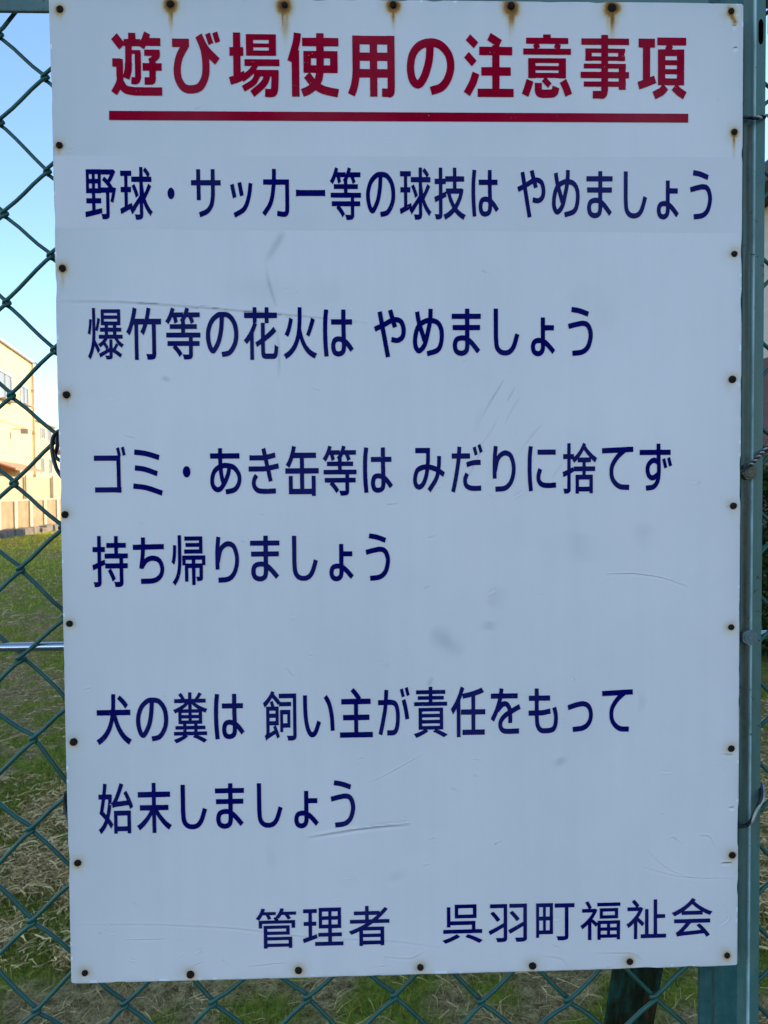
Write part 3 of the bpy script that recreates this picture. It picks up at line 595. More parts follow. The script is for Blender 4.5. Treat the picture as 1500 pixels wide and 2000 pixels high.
# lettering: cut vinyl, one mesh per line; outlines are stored per character in a 0..999 box
GLYPH = {
    'T遊': '506 0 441 3 367 11 330 16 320 20 310 20 279 28 248 40 232 48 229 52 224 53 194 76 178 93 173 88 111 3 0 67 7 79 10 82 13 88 65 158 92 201 105 229 111 250 111 272 106 319 106 445 103 447 31 447 31 576 160 577 163 575 167 577 183 577 186 575 186 571 186 575 190 576 191 569 194 571 198 569 237 568 238 498 239 494 239 364 238 360 238 333 240 319 255 359 265 392 272 427 275 486 278 492 277 500 281 503 277 506 279 512 284 513 285 515 289 768 261 769 260 784 258 785 172 713 16 873 18 876 129 967 134 965 243 851 260 836 261 878 351 879 352 974 354 976 491 975 493 879 587 878 589 849 614 890 667 999 781 951 757 898 977 897 979 895 979 777 977 775 692 775 686 769 658 724 654 722 565 769 416 768 415 708 581 708 583 706 583 681 591 677 592 649 591 348 590 344 589 291 590 287 585 270 586 266 576 238 562 213 545 196 527 185 509 178 486 174 455 174 449 176 442 175 397 180 393 182 403 290 410 290 411 287 412 290 415 290 426 289 429 286 436 288 465 284 469 287 471 292 471 339 472 343 472 648 470 650 415 649 414 621 412 617 412 522 410 504 411 503 416 502 417 490 415 486 412 425 406 380 399 352 363 249 361 248 348 251 247 281 243 281 243 279 241 234 249 227 247 222 252 223 253 222 287 174 304 159 315 154 343 146 385 139 462 131 490 131 494 130 648 130 653 129 997 130 999 128 999 2 997 0|657 171 657 211 658 215 659 287 752 288 753 388 750 390 623 390 622 504 625 506 752 507 752 541 734 572 739 576 745 578 749 582 759 585 763 590 803 609 821 620 659 621 659 716 959 717 960 698 966 694 965 665 968 662 967 655 968 638 963 613 955 594 935 569 910 549 905 547 901 543 879 530 880 508 882 506 997 506 997 390 881 389 880 355 878 351 878 259 875 242 867 217 860 206 851 195 838 185 824 178 801 173 796 173 775 171',
    'Tび': '346 0 294 5 255 14 210 30 177 49 141 77 103 118 74 162 53 205 33 267 30 283 31 289 28 293 23 345 24 407 35 478 56 558 81 618 101 657 121 687 162 743 160 745 1 746 0 878 3 880 352 879 352 747 350 745 343 745 336 739 329 727 323 721 322 717 255 627 222 573 204 533 192 495 178 432 173 383 174 323 187 268 199 238 210 219 234 185 246 173 269 155 292 144 332 136 388 134 433 138 473 146 503 155 520 164 541 182 559 204 582 239 601 280 614 323 622 392 622 492 621 496 621 521 615 573 601 651 589 697 571 740 551 783 487 901 616 966 627 949 622 945 627 948 631 944 686 846 710 808 745 763 778 731 814 699 923 616 983 569 985 566 887 468 883 469 782 548 768 556 771 489 772 485 772 396 771 392 771 368 767 335 764 327 765 323 764 313 761 308 762 304 755 274 751 270 749 256 730 208 711 171 690 138 684 132 683 128 664 105 639 79 612 58 574 37 547 26 513 16 505 16 501 13 486 12 482 10 473 8 468 9 463 7 411 1|758 784 690 948 789 982 858 819 850 814|899 813 891 828 840 967 843 970 941 999 943 997 999 845 996 842',
    'T場': '775 0 773 2 755 1 732 4 715 4 705 6 711 131 713 133 728 133 732 131 732 127 732 131 735 133 777 129 824 130 829 165 834 252 836 256 838 321 835 323 800 322 816 313 806 296 786 246 761 205 726 167 673 124 495 4 489 7 418 92 416 95 458 125 577 203 627 242 650 265 664 285 679 318 678 322 617 322 562 235 536 206 505 182 480 167 445 148 305 85 299 90 251 174 280 189 401 244 433 262 454 278 470 297 492 332 491 369 448 336 431 326 424 319 339 267 285 237 281 237 268 255 263 258 203 233 174 224 119 210 39 191 36 192 0 306 3 309 74 326 84 328 88 331 88 637 86 639 16 639 15 771 18 773 86 773 88 775 89 999 231 999 232 775 234 773 286 773 289 771 289 641 286 639 234 639 232 637 233 382 291 408 295 404 309 377 311 375 313 375 376 416 412 444 430 464 443 481 440 483 309 484 310 588 999 588 999 484 578 483 540 427 543 425 979 425 981 417 981 318 980 314 978 230 968 122 965 117 966 113 962 95 952 66 937 43 929 33 913 20 897 12 882 7 872 6 869 4 864 5 859 3 815 0|343 644 343 974 350 976 936 975 935 644|486 724 790 723 793 725 793 772 790 774 488 774 486 772|486 833 790 832 793 834 793 887 790 889 488 889 486 887',
    'T使': '966 0 801 25 798 27 793 26 728 38 724 40 716 41 671 53 632 66 584 86 550 103 547 106 541 107 501 81 446 51 403 34 312 4 255 122 266 126 269 125 276 130 338 150 379 166 405 180 423 192 320 300 322 303 416 377 321 377 319 378 318 383 312 384 311 386 311 713 314 715 564 716 565 788 562 790 290 791 290 919 562 920 565 922 565 991 707 991 710 989 710 922 712 920 998 919 998 791 712 790 710 788 711 716 978 715 978 385 974 383 973 378 971 377 702 377 700 374 698 352 691 316 675 263 662 233 645 208 646 203 697 182 757 165 829 152 967 131 973 130 974 127 978 129 998 126 999 122 973 4 971 0|83 7 82 542 78 545 4 566 1 568 0 571 58 716 104 841 118 894 125 940 128 981 133 988 130 990 130 994 134 999 269 984 260 901 253 862 237 806 208 725 227 724 229 722 229 8 227 6|526 286 532 293 540 316 551 359 552 377 441 377 441 374 454 360|459 494 561 494 564 531 563 542 565 546 564 605 459 605|709 494 831 494 831 605 710 605',
    'T用': '885 0 867 3 864 2 840 8 740 11 726 12 723 14 723 49 725 53 725 87 726 91 726 127 729 147 813 145 818 143 841 144 843 159 843 321 840 323 627 322 626 13 471 13 470 321 468 323 247 322 227 220 208 158 179 83 142 14 139 14 0 67 0 69 41 148 65 214 85 296 94 352 96 394 98 398 98 438 100 442 100 999 253 999 259 995 840 995 845 999 998 998 999 167 997 163 995 112 990 87 991 83 988 80 990 75 987 72 986 64 977 46 968 34 945 15 929 7 904 1|256 459 469 458 470 593 257 593|627 459 842 458 842 593 627 593|256 725 469 725 470 859 257 859|627 725 842 725 842 859 627 859',
    'Tの': '523 0 479 135 479 141 496 146 501 135 500 147 512 151 520 151 529 155 631 180 667 194 692 209 732 244 751 266 775 299 808 360 824 403 833 436 843 490 843 550 835 599 822 645 806 680 788 707 754 746 714 783 673 811 645 825 603 839 572 845 567 844 559 709 548 621 545 616 546 611 540 584 524 517 504 451 480 386 444 304 426 275 425 270 415 256 414 252 396 225 392 221 391 217 373 194 348 167 318 141 296 128 279 120 250 113 221 111 201 113 197 115 168 122 148 131 110 157 94 172 62 211 51 229 33 270 22 304 11 351 0 433 0 515 5 550 4 557 11 605 26 669 46 724 59 750 86 796 119 838 147 869 192 906 197 908 210 918 216 920 227 929 234 931 237 935 272 951 336 974 392 988 403 990 409 988 412 991 429 993 430 992 429 985 432 983 432 994 443 996 451 995 451 986 454 981 453 971 456 969 454 981 455 995 458 997 473 997 473 983 476 978 476 960 476 997 481 999 492 999 496 997 496 962 496 997 500 999 514 999 518 997 518 974 518 997 521 999 529 999 538 997 540 989 540 995 543 997 556 997 561 994 569 996 592 993 634 985 691 968 723 955 766 931 777 922 793 913 838 877 873 843 909 800 931 770 953 732 971 689 984 645 995 589 999 547 999 494 995 454 992 448 994 442 992 432 989 427 990 423 980 383 969 348 949 298 931 261 904 215 865 163 842 137 811 109 777 83 742 63 701 46 681 41 669 35 530 0|222 263 227 263 247 282 274 319 296 355 322 409 360 512 378 576 389 622 397 665 406 759 408 819 409 823 409 838 374 830 327 811 290 790 257 762 237 741 215 712 195 677 179 637 166 585 158 537 156 517 156 435 158 416 171 349 184 310 204 278',
    'T注': '279 0 279 129 569 129 572 131 571 334 355 335 352 337 353 465 571 466 571 652 314 653 312 655 313 783 569 783 572 785 573 808 628 809 474 886 533 984 544 999 765 890 766 887 717 809 718 783 973 782 973 653 720 653 717 651 718 466 941 465 943 463 942 335 718 334 717 131 720 129 998 129 999 2 996 0|120 12 12 72 0 80 79 189 116 247 139 293 170 374 176 382 179 394 181 395 306 353 314 349 271 239 246 189 222 151 190 104 124 13|164 476 11 612 99 695 107 700 261 564 179 487|205 758 46 883 46 886 56 897 134 975 137 974 295 850 293 846 213 765',
    'T意': '419 0 364 7 329 15 314 22 301 31 289 40 278 54 267 76 262 90 256 128 259 236 401 236 402 228 399 225 378 225 401 224 401 213 376 212 399 212 402 209 401 199 393 199 399 199 402 196 400 189 400 136 408 132 421 131 511 131 516 132 593 135 597 138 605 171 607 173 632 169 608 175 607 177 608 183 615 183 652 175 611 188 611 192 615 195 748 154 741 124 737 120 739 117 738 112 734 110 736 105 731 98 733 94 721 69 711 54 700 42 682 29 674 25 667 21 645 12 629 9 624 9 619 7 595 4 515 1 510 0|128 16 0 65 47 169 69 223 91 286 95 294 98 297 227 256 231 253 198 162 177 114 134 19 132 16|866 22 815 138 756 240 766 246 881 301 883 300 895 282 940 203 965 150 999 70 985 63 874 23|520 158 399 261 401 266 446 309 450 314 450 316 276 316 271 310 130 311 128 318 128 393 129 397 129 435 128 439 128 501 129 505 129 549 128 553 128 625 880 625 879 505 880 501 880 439 879 435 879 397 880 393 880 318 878 311 737 310 732 316 496 316 496 314 502 307 589 233 593 228 527 162|274 395 732 395 735 397 735 435 732 437 276 437 273 435|274 504 732 503 735 505 735 549 732 551 276 551 273 549|30 682 30 775 249 776 249 780 228 832 277 851 88 852 88 945 424 946 427 948 427 997 430 999 577 999 578 948 580 946 926 945 926 852 731 851 780 832 759 780 759 776 976 776 979 774 979 684 976 682|309 776 699 776 643 796 664 847 665 851 662 852 344 852 344 847 365 796',
    'T事': '427 0 397 4 253 4 250 6 251 123 397 124 422 122 426 143 425 190 68 190 65 193 66 270 424 271 426 273 426 323 3 324 0 326 0 419 3 421 426 422 426 474 424 476 66 476 65 547 68 549 426 550 426 595 424 597 232 597 226 593 101 594 97 599 97 661 100 665 100 718 97 722 97 784 100 786 424 786 426 788 426 842 424 844 18 844 16 846 16 942 424 943 426 945 426 997 429 999 565 999 566 945 568 943 998 943 999 846 996 844 568 844 566 842 566 788 568 786 917 785 918 722 915 720 905 720 904 718 904 665 906 663 917 662 918 661 917 598 905 597 901 593 778 593 773 597 568 597 566 595 566 551 568 549 933 549 934 478 930 474 930 423 933 421 998 421 999 326 996 324 933 324 930 322 930 273 934 269 934 193 930 188 930 143 788 143 788 188 785 190 566 190 566 142 560 107 549 67 535 43 520 26 494 9 480 4 464 1|566 271 785 271 788 273 788 322 785 324 568 324 566 322|566 422 785 421 788 423 788 474 785 476 568 476 566 474|230 663 425 663 426 719 230 720|566 663 774 663 775 719 566 720',
    'T項': '366 0 307 116 305 123 417 168 448 183 471 200 495 229 425 230 417 232 416 233 416 807 419 809 560 809 566 806 579 806 572 811 560 816 560 819 588 873 586 875 401 876 401 999 988 999 988 876 678 874 723 852 702 811 702 806 800 806 805 809 947 809 949 807 949 233 942 230 826 229 835 219 866 194 888 179 999 120 999 116 970 69 934 12 928 5 925 3 837 49 789 78 771 92 708 143 696 156 762 224 765 228 764 230 545 230 544 228 616 168 624 160 622 157 588 118 582 118 583 114 580 110 576 109 573 103 537 76 533 75 513 61 468 41|42 158 35 174 0 279 6 282 97 307 110 313 110 834 107 836 22 837 21 977 24 979 352 979 354 977 354 837 260 836 257 834 257 362 260 359 328 383 336 384 383 266 379 263 364 258 207 205|564 340 802 339 802 409 564 409|564 490 800 490 802 492 802 552 800 554 566 554 563 552|564 635 802 635 802 703 564 703',
    'B野': '549 1 539 43 515 109 543 110 598 107 661 107 673 111 673 527 669 530 519 530 515 529 515 522 510 519 330 519 326 517 327 422 510 421 515 418 513 318 327 317 327 194 333 194 360 197 538 224 539 179 542 174 541 125 371 95 18 39 12 40 11 42 0 128 1 149 212 177 222 181 221 317 40 317 36 320 37 420 218 421 222 424 220 519 40 519 36 522 36 994 40 996 514 996 516 991 515 637 519 635 754 636 743 648 679 700 616 744 553 783 620 853 656 835 724 791 729 791 771 836 812 889 809 891 517 892 517 992 891 993 916 999 982 953 979 943 930 870 864 790 805 731 889 653 892 646 885 635 910 635 929 639 992 621 999 617 944 435 908 340 903 330 899 329 811 356 835 418 868 527 864 530 781 529 780 84 771 53 766 43 750 26 727 14 702 7 677 3 628 0|132 617 226 617 226 712 132 712|324 617 415 617 415 712 324 712|132 805 226 805 226 899 132 899|324 805 415 805 415 899 324 899',
    'B球': '484 0 480 4 469 47 445 104 586 101 599 104 602 107 601 324 472 194 375 101 372 101 367 107 309 188 312 194 324 204 323 206 42 113 27 108 23 110 0 209 131 250 137 254 137 519 133 521 27 521 23 524 24 622 133 623 137 625 137 825 133 828 16 829 15 926 19 928 354 928 358 926 357 829 243 828 239 825 239 625 243 623 336 623 340 620 339 522 243 521 239 519 239 288 240 285 245 286 362 323 375 250 485 348 602 457 603 714 599 716 354 717 354 816 602 817 603 997 606 999 706 998 707 817 840 817 826 838 797 867 720 932 723 937 783 991 822 965 867 927 896 900 924 866 922 858 884 817 973 816 974 719 970 716 707 716 707 685 712 653 738 530 747 501 750 503 768 527 815 593 868 680 874 686 877 686 965 635 870 503 785 399 827 323 876 259 933 202 999 151 972 128 951 102 935 71 931 70 860 128 798 193 749 259 708 330 707 92 701 67 690 44 683 34 666 22 632 10 609 5 575 1|482 416 456 480 420 549 391 596 361 638 371 645 445 679 477 638 521 569 553 511 573 461',
    'B・': '462 2 401 9 278 51 163 129 89 209 12 378 0 562 27 665 77 768 200 900 327 968 413 990 512 999 623 983 714 951 802 900 861 848 947 731 987 628 999 422 935 246 861 151 808 104 660 24 524 0',
    'Bサ': '292 0 250 103 266 109 272 108 278 112 410 145 468 162 498 175 535 196 561 216 587 240 618 283 639 332 662 442 665 520 668 525 668 659 664 662 318 661 320 359 315 356 191 354 187 357 184 659 180 662 1 662 0 769 4 771 180 772 179 995 309 996 314 993 315 772 666 772 669 998 796 999 800 996 801 772 998 771 999 664 995 662 801 661 797 454 774 327 757 272 739 237 722 210 673 154 630 119 577 86 531 65 453 40',
    'Bッ': '211 0 142 123 142 132 211 159 416 228 503 266 537 285 584 323 644 393 696 485 760 638 787 734 809 871 832 977 848 977 997 954 999 939 984 876 958 718 924 591 845 410 812 349 752 266 704 217 665 186 585 137 479 92 281 25 218 0|114 541 0 908 6 914 162 948 168 941 280 579 278 576 237 567|438 595 432 603 332 963 341 968 494 999 503 988 603 631 595 626',
    'Bカ': '739 0 544 20 558 120 563 127 570 128 761 109 821 111 834 113 842 117 848 145 851 217 854 223 854 665 850 668 506 667 477 512 442 392 400 298 356 233 319 191 281 156 110 15 0 85 56 134 183 238 227 284 256 323 290 392 310 445 332 524 360 663 356 668 47 668 46 776 50 779 369 780 373 787 376 984 379 996 384 999 523 995 521 864 518 859 519 779 988 779 999 773 999 207 996 201 990 112 980 82 967 60 942 36 919 23 894 12 865 5 818 0',
    'Bー': '1 4 0 980 4 999 156 948 881 948 890 961 931 961 986 999 995 999 999 980 999 19 995 0 901 51 112 51',
    'B等': '522 1 512 36 483 97 487 100 656 98 665 101 664 260 321 260 378 215 425 173 449 147 475 115 474 112 394 48 391 49 351 99 310 139 249 190 197 226 235 260 58 261 54 263 54 354 58 356 662 356 666 358 666 420 662 422 22 423 23 516 446 517 450 519 449 586 126 587 125 676 129 678 449 679 449 732 416 755 447 782 471 808 471 810 328 809 349 758 358 722 263 686 259 689 256 708 239 759 220 805 214 810 197 810 191 806 138 730 88 675 85 676 46 706 0 734 3 740 23 759 59 800 97 853 135 919 170 999 272 972 246 909 247 904 506 904 510 901 511 862 542 911 564 958 576 993 583 999 681 975 682 970 656 904 984 904 988 901 987 811 779 809 815 747 826 722 738 683 733 682 729 684 714 721 690 764 662 805 656 810 607 810 602 808 561 753 563 679 897 678 901 676 899 587 563 586 563 518 998 516 999 424 995 422 776 421 776 356 971 355 971 262 776 260 775 89 770 60 758 38 734 19 722 13 694 7 648 2 618 2 610 0',
    'Bの': '498 0 474 101 474 114 527 122 538 121 544 124 605 130 648 138 681 149 710 168 750 206 790 256 831 324 852 378 866 459 866 539 860 590 849 644 825 708 805 741 767 788 716 835 681 858 642 871 588 879 567 878 563 867 551 702 540 623 505 464 473 369 444 309 404 241 343 159 295 110 264 91 244 83 218 79 195 80 169 87 152 95 116 123 81 166 53 221 26 292 12 346 0 423 1 532 12 593 23 633 64 730 93 779 125 822 157 856 196 889 287 948 351 978 374 985 403 993 446 997 452 999 476 998 478 987 480 998 490 998 492 976 492 996 498 999 605 995 671 985 726 969 745 961 791 932 821 909 863 871 894 835 944 762 967 710 982 659 993 601 999 550 999 447 990 387 975 331 961 294 935 243 892 178 863 142 803 84 767 59 726 38 660 20|210 207 215 207 219 209 245 239 294 309 340 391 361 444 390 548 413 670 422 741 422 770 424 775 427 844 430 850 430 874 426 877 400 869 351 845 289 805 240 762 209 721 185 681 153 605 139 554 133 518 136 408 147 348 162 299 188 239',
    'B技': '927 0 855 24 780 58 715 96 644 148 605 121 551 88 485 54 391 16 342 2 322 44 284 98 367 124 437 152 500 184 567 227 518 289 478 350 443 416 410 495 404 501 375 500 383 442 265 405 259 401 259 113 256 108 256 82 245 51 227 31 212 23 188 15 137 8 81 6 49 9 37 54 15 110 143 109 147 111 147 365 143 367 31 334 0 438 1 440 60 454 146 479 147 681 143 683 17 684 16 785 20 787 146 788 148 998 255 999 259 997 260 788 351 788 352 832 356 835 594 835 595 997 599 999 703 998 705 835 951 834 951 731 708 730 704 728 705 603 844 602 865 606 920 583 933 575 898 472 855 386 799 302 731 223 740 213 781 184 859 142 916 119 999 93 958 46 933 4|648 298 655 302 685 332 730 389 775 464 791 500 522 500 542 453 577 391 609 344|260 512 364 541 367 541 372 534 372 520 375 601 594 603 593 730 375 730 371 728 369 684 260 682',
    'Bは': '41 0 15 206 9 295 6 301 6 338 3 344 0 600 3 605 3 686 6 691 6 738 9 743 12 802 44 999 177 988 181 985 181 973 175 965 178 953 160 856 148 763 145 675 142 670 142 575 139 569 139 449 142 444 145 311 148 306 151 245 154 240 154 216 157 211 178 12 171 8|473 3 431 8 382 21 337 44 309 69 288 102 269 150 260 206 263 252 273 292 297 344 309 360 333 383 366 403 394 414 431 423 497 431 543 429 607 419 605 530 602 535 602 672 597 674 268 675 266 784 271 787 600 788 603 992 736 993 741 990 742 788 951 787 955 784 954 675 745 674 741 672 741 557 744 551 744 474 747 469 747 392 750 372 801 344 860 301 906 261 999 170 994 164 910 107 893 98 791 197 763 221 754 225 750 215 747 170 731 112 716 86 688 56 644 30 588 12 524 2|487 114 515 113 530 116 549 119 579 129 595 141 608 181 611 231 614 236 610 299 570 310 527 318 485 318 470 315 446 310 431 303 415 281 402 241 402 189 421 138 428 130 440 123 458 117',
    'Bや': '366 0 212 583 205 583 79 544 55 537 49 537 0 635 34 648 175 690 182 694 123 919 121 938 235 958 253 959 313 738 508 811 444 966 573 999 577 996 644 837 707 838 734 835 785 827 818 819 857 803 885 787 915 764 939 736 959 703 977 663 996 597 999 532 990 482 968 427 936 384 911 362 884 345 824 319 761 303 722 299 695 299 639 305 537 321 535 328 555 428 585 425 680 410 713 407 749 413 783 424 814 440 834 459 843 473 855 508 861 563 849 619 825 673 804 698 777 713 740 724 692 730 689 727 724 645 722 640 704 634 600 608 594 608 552 706 486 684 342 628 500 32 498 21',
    'Bめ': '470 0 437 106 502 120 633 141 722 163 754 177 781 195 803 217 818 240 845 310 857 364 860 417 863 423 860 496 851 537 835 574 821 600 797 628 777 646 747 664 710 677 660 688 615 692 596 621 512 378 477 288 444 226 400 169 360 132 301 91 250 68 224 61 203 59 179 59 150 65 113 81 93 95 72 115 42 154 27 181 15 213 4 265 0 330 3 335 6 383 18 439 36 498 57 553 98 625 142 671 104 796 77 916 78 925 209 946 243 798 258 748 262 746 316 768 375 788 434 800 494 806 497 809 501 866 504 871 507 975 510 996 511 998 520 999 627 994 645 991 636 804 734 788 772 777 815 760 860 735 882 718 912 689 933 664 963 616 978 582 990 541 999 476 999 414 990 335 966 247 942 194 924 165 901 137 876 114 843 91 818 78 787 65 743 50 671 34 538 12 482 0|193 172 200 172 213 178 243 196 278 224 308 256 335 301 331 302 322 299 315 301 204 537 200 539 184 512 163 455 139 353 139 278 145 249 167 201 178 185|393 448 459 637 474 687 470 692 434 686 381 670 320 644 305 633',
    'Bま': '315 0 269 4 233 9 194 18 162 29 111 55 86 76 56 114 33 171 26 227 36 281 56 327 89 367 121 390 162 409 220 425 309 436 380 438 452 432 454 541 449 543 31 544 29 652 34 655 452 655 454 777 449 780 2 781 0 889 5 891 452 892 455 998 599 999 604 996 606 892 994 891 999 889 997 781 609 780 604 777 606 655 968 655 973 652 971 544 605 543 604 388 679 349 769 290 975 128 867 51 684 195 637 229 609 244 594 148 571 96 545 67 508 41 462 22 423 11 393 6 335 0|300 114 344 113 380 119 413 129 427 137 437 148 454 204 457 311 452 317 393 325 322 325 302 323 253 315 233 310 209 299 200 290 180 245 180 196 193 161 206 143 219 134 266 119',
    'Bし': '391 0 318 7 278 14 218 31 158 58 110 89 73 123 44 163 33 187 15 248 7 331 4 337 4 373 0 378 0 996 5 999 162 999 167 996 167 391 171 385 175 311 185 244 201 205 226 172 258 149 288 134 333 121 365 116 413 112 482 113 529 119 585 134 625 154 661 179 712 234 755 304 842 477 999 440 890 225 864 187 828 143 766 89 723 62 693 47 642 27 602 16 500 1',
    'Bょ': '268 0 216 7 163 20 118 39 86 58 68 73 42 104 23 136 9 176 0 213 0 263 8 302 27 348 53 387 88 419 124 440 174 458 257 473 317 478 407 474 409 996 414 999 575 999 581 996 583 801 943 801 948 797 947 666 582 664 582 435 654 404 761 339 849 275 999 156 902 74 879 59 692 205 641 241 587 273 581 208 565 149 535 99 505 69 455 36 392 11 321 0|277 136 306 135 343 142 373 157 393 178 405 204 412 250 412 328 407 335 365 340 298 340 276 338 219 325 207 320 192 304 181 282 172 252 172 226 184 186 196 167 212 153 242 142',
    'Bう': '186 0 169 86 171 108 197 109 201 102 201 107 209 110 416 119 510 128 571 140 629 158 675 179 715 205 742 229 768 264 807 340 822 387 822 408 825 413 822 457 802 507 776 547 742 580 699 598 654 605 601 609 529 607 310 584 39 548 33 551 0 651 16 655 231 685 488 713 541 717 624 717 729 706 763 699 810 684 850 666 893 636 923 606 949 571 968 540 988 495 999 439 999 405 991 361 957 271 908 192 866 149 812 110 748 77 661 46 578 27 499 16 409 9|778 799 571 841 439 864 344 875 133 893 131 898 154 992 159 999 382 981 488 968 601 949 842 900 840 888 794 799 790 797',
    'B爆': '60 0 35 32 0 61 42 126 67 177 84 216 103 277 124 383 131 446 131 474 134 479 134 520 136 525 136 997 139 999 217 999 220 997 221 583 251 681 267 752 277 810 280 812 327 794 349 785 354 780 311 637 281 548 275 547 224 570 220 568 218 480 215 475 213 419 208 393 209 381 283 276 341 183 278 118 224 213 196 259 189 267 170 203 135 116 89 35 62 0|512 2 503 27 477 79 528 79 535 77 582 77 595 79 597 83 596 147 566 136 341 39 335 43 305 111 306 114 467 175 506 192 498 208 475 241 432 286 368 248 341 235 318 267 285 299 331 320 378 346 433 385 450 401 310 402 310 480 474 481 478 484 477 538 350 539 347 541 348 617 474 618 478 620 477 662 378 663 375 665 375 970 378 973 910 973 914 970 914 665 910 663 798 662 796 620 800 618 936 617 937 541 933 539 798 538 796 484 800 481 967 480 966 402 833 401 878 360 917 333 947 315 999 291 970 263 944 228 943 227 936 229 896 252 860 277 830 301 783 348 739 402 554 402 522 365 479 325 479 324 491 331 495 331 550 272 576 236 574 233 534 205 533 202 584 221 597 228 598 390 683 390 684 226 699 220 704 221 735 256 784 321 786 321 849 281 774 190 892 131 947 96 894 34 841 66 787 96 685 143 684 61 676 37 663 20 636 8 610 3 591 1|69 481 5 510 21 559 35 622 47 700 52 771 55 785 118 778 122 774 115 675 101 583 84 512 74 482|568 482 704 482 704 538 568 538|568 619 704 619 704 662 568 662|462 738 821 737 824 739 824 782 821 785 465 785 461 782|462 855 821 854 824 856 824 898 821 900 465 900 461 898',
    'B竹': '234 1 232 674 209 674 159 570 123 509 93 467 35 509 2 530 0 535 35 583 60 622 84 668 118 742 155 844 197 999 202 999 306 976 288 901 253 784 520 784 524 781 525 763 550 830 567 888 591 994 595 999 600 999 695 980 701 976 679 885 648 784 995 784 999 781 998 676 847 675 844 672 844 110 836 64 826 45 811 29 799 21 772 12 733 5 690 2 600 2 596 4 586 51 560 113 564 115 590 115 644 112 721 112 732 116 731 674 607 674 545 549 516 502 491 468 451 500 402 533 457 616 486 674 345 675 342 672 342 2 338 0',
    'B花': '184 1 182 378 177 375 115 318 88 297 42 340 0 373 66 424 136 491 185 550 234 619 278 699 271 704 271 789 267 792 20 792 19 896 270 898 271 997 275 999 381 998 383 898 613 897 617 899 618 998 728 998 731 898 974 896 974 793 731 791 730 699 726 696 617 697 616 791 382 791 381 702 324 700 388 680 391 676 356 610 293 512 293 2 289 0|623 17 581 23 552 35 534 48 522 64 512 83 504 119 504 148 502 153 501 295 498 296 378 244 361 287 334 329 442 378 501 407 502 702 505 704 611 704 616 702 616 466 643 479 728 529 806 580 868 628 872 627 889 610 947 542 876 492 812 453 732 409 615 349 614 150 617 134 623 127 633 123 648 121 851 121 863 125 869 129 876 140 884 168 889 205 889 234 892 239 892 279 895 297 941 268 957 261 998 249 999 247 990 151 974 91 965 70 947 48 927 32 900 21 868 16',
    'B火': '72 0 48 40 23 66 0 86 134 149 227 214 295 286 344 363 387 466 409 554 424 656 429 757 431 762 434 997 438 999 546 999 550 997 548 769 545 764 540 662 530 589 551 518 578 446 608 385 642 330 684 277 727 236 773 200 843 159 905 133 987 109 999 104 974 77 951 48 927 7 846 34 784 62 732 91 680 129 635 169 593 215 553 269 526 313 488 394 485 395 461 336 426 272 401 235 364 189 322 146 271 104 213 65 156 34 89 5 77 0|134 428 44 474 38 479 80 535 114 597 154 697 180 797 185 799 272 773 287 767 288 766 258 657 218 553 201 517 169 462 142 428 138 426|767 429 681 469 677 474 713 536 750 610 797 716 825 793 828 800 831 799 937 758 941 754 906 677 851 569 794 467 770 430',
    'Bゴ': '713 1 710 6 707 7 17 8 16 118 20 121 710 122 709 573 706 578 705 692 4 693 0 696 0 804 4 807 747 807 748 815 704 960 713 964 789 984 793 982 846 806 845 799 830 793 828 637 830 631 833 124 834 122 848 120 849 118 849 10 848 8 837 7 835 1 832 0|911 795 857 974 863 978 940 999 943 998 949 985 999 818',
    'Bミ': '961 0 631 79 467 112 404 122 292 135 1 156 0 178 12 269 27 270 136 261 263 253 378 242 461 231 564 212 659 192 995 112 999 108 982 52 967 4|797 419 530 486 406 512 292 528 65 545 63 558 75 656 79 659 90 659 145 654 266 646 358 637 424 627 559 599 837 529 839 525 807 425 803 418|872 765 613 820 447 849 294 867 128 878 85 883 79 882 59 884 52 888 52 901 64 999 289 983 386 974 475 962 613 938 906 877 908 869 882 771 878 765',
    'Bあ': '505 0 485 92 483 112 532 120 670 137 722 148 763 165 799 189 828 219 844 241 866 286 874 334 869 382 852 420 828 453 795 487 739 527 719 536 686 547 673 549 652 472 636 426 600 356 563 294 522 235 465 167 407 111 376 88 332 66 286 53 242 49 204 53 177 58 150 68 131 77 106 92 60 132 36 164 22 187 8 224 0 264 3 340 22 417 36 452 55 488 79 523 104 549 130 571 169 597 221 624 270 646 265 771 261 773 9 774 8 886 12 889 264 890 268 996 272 999 380 999 392 996 393 906 390 892 394 889 941 889 945 886 945 776 941 773 391 772 393 688 397 677 464 684 524 684 559 682 578 678 583 680 605 678 621 676 624 672 635 674 681 667 727 656 778 637 816 617 856 591 889 562 936 512 952 490 977 448 988 417 996 382 999 323 991 272 977 230 961 197 936 160 904 123 874 98 838 73 812 59 749 36 673 22|227 165 259 165 295 176 329 201 363 235 355 241 309 373 292 448 284 519 280 523 245 506 200 475 174 448 160 426 141 382 125 310 127 261 144 220 164 198 191 177 218 167|447 349 451 347 453 349 462 363 514 455 539 527 547 558 546 568 502 568 494 570 451 568 416 564 405 562 403 560 420 444 428 407',
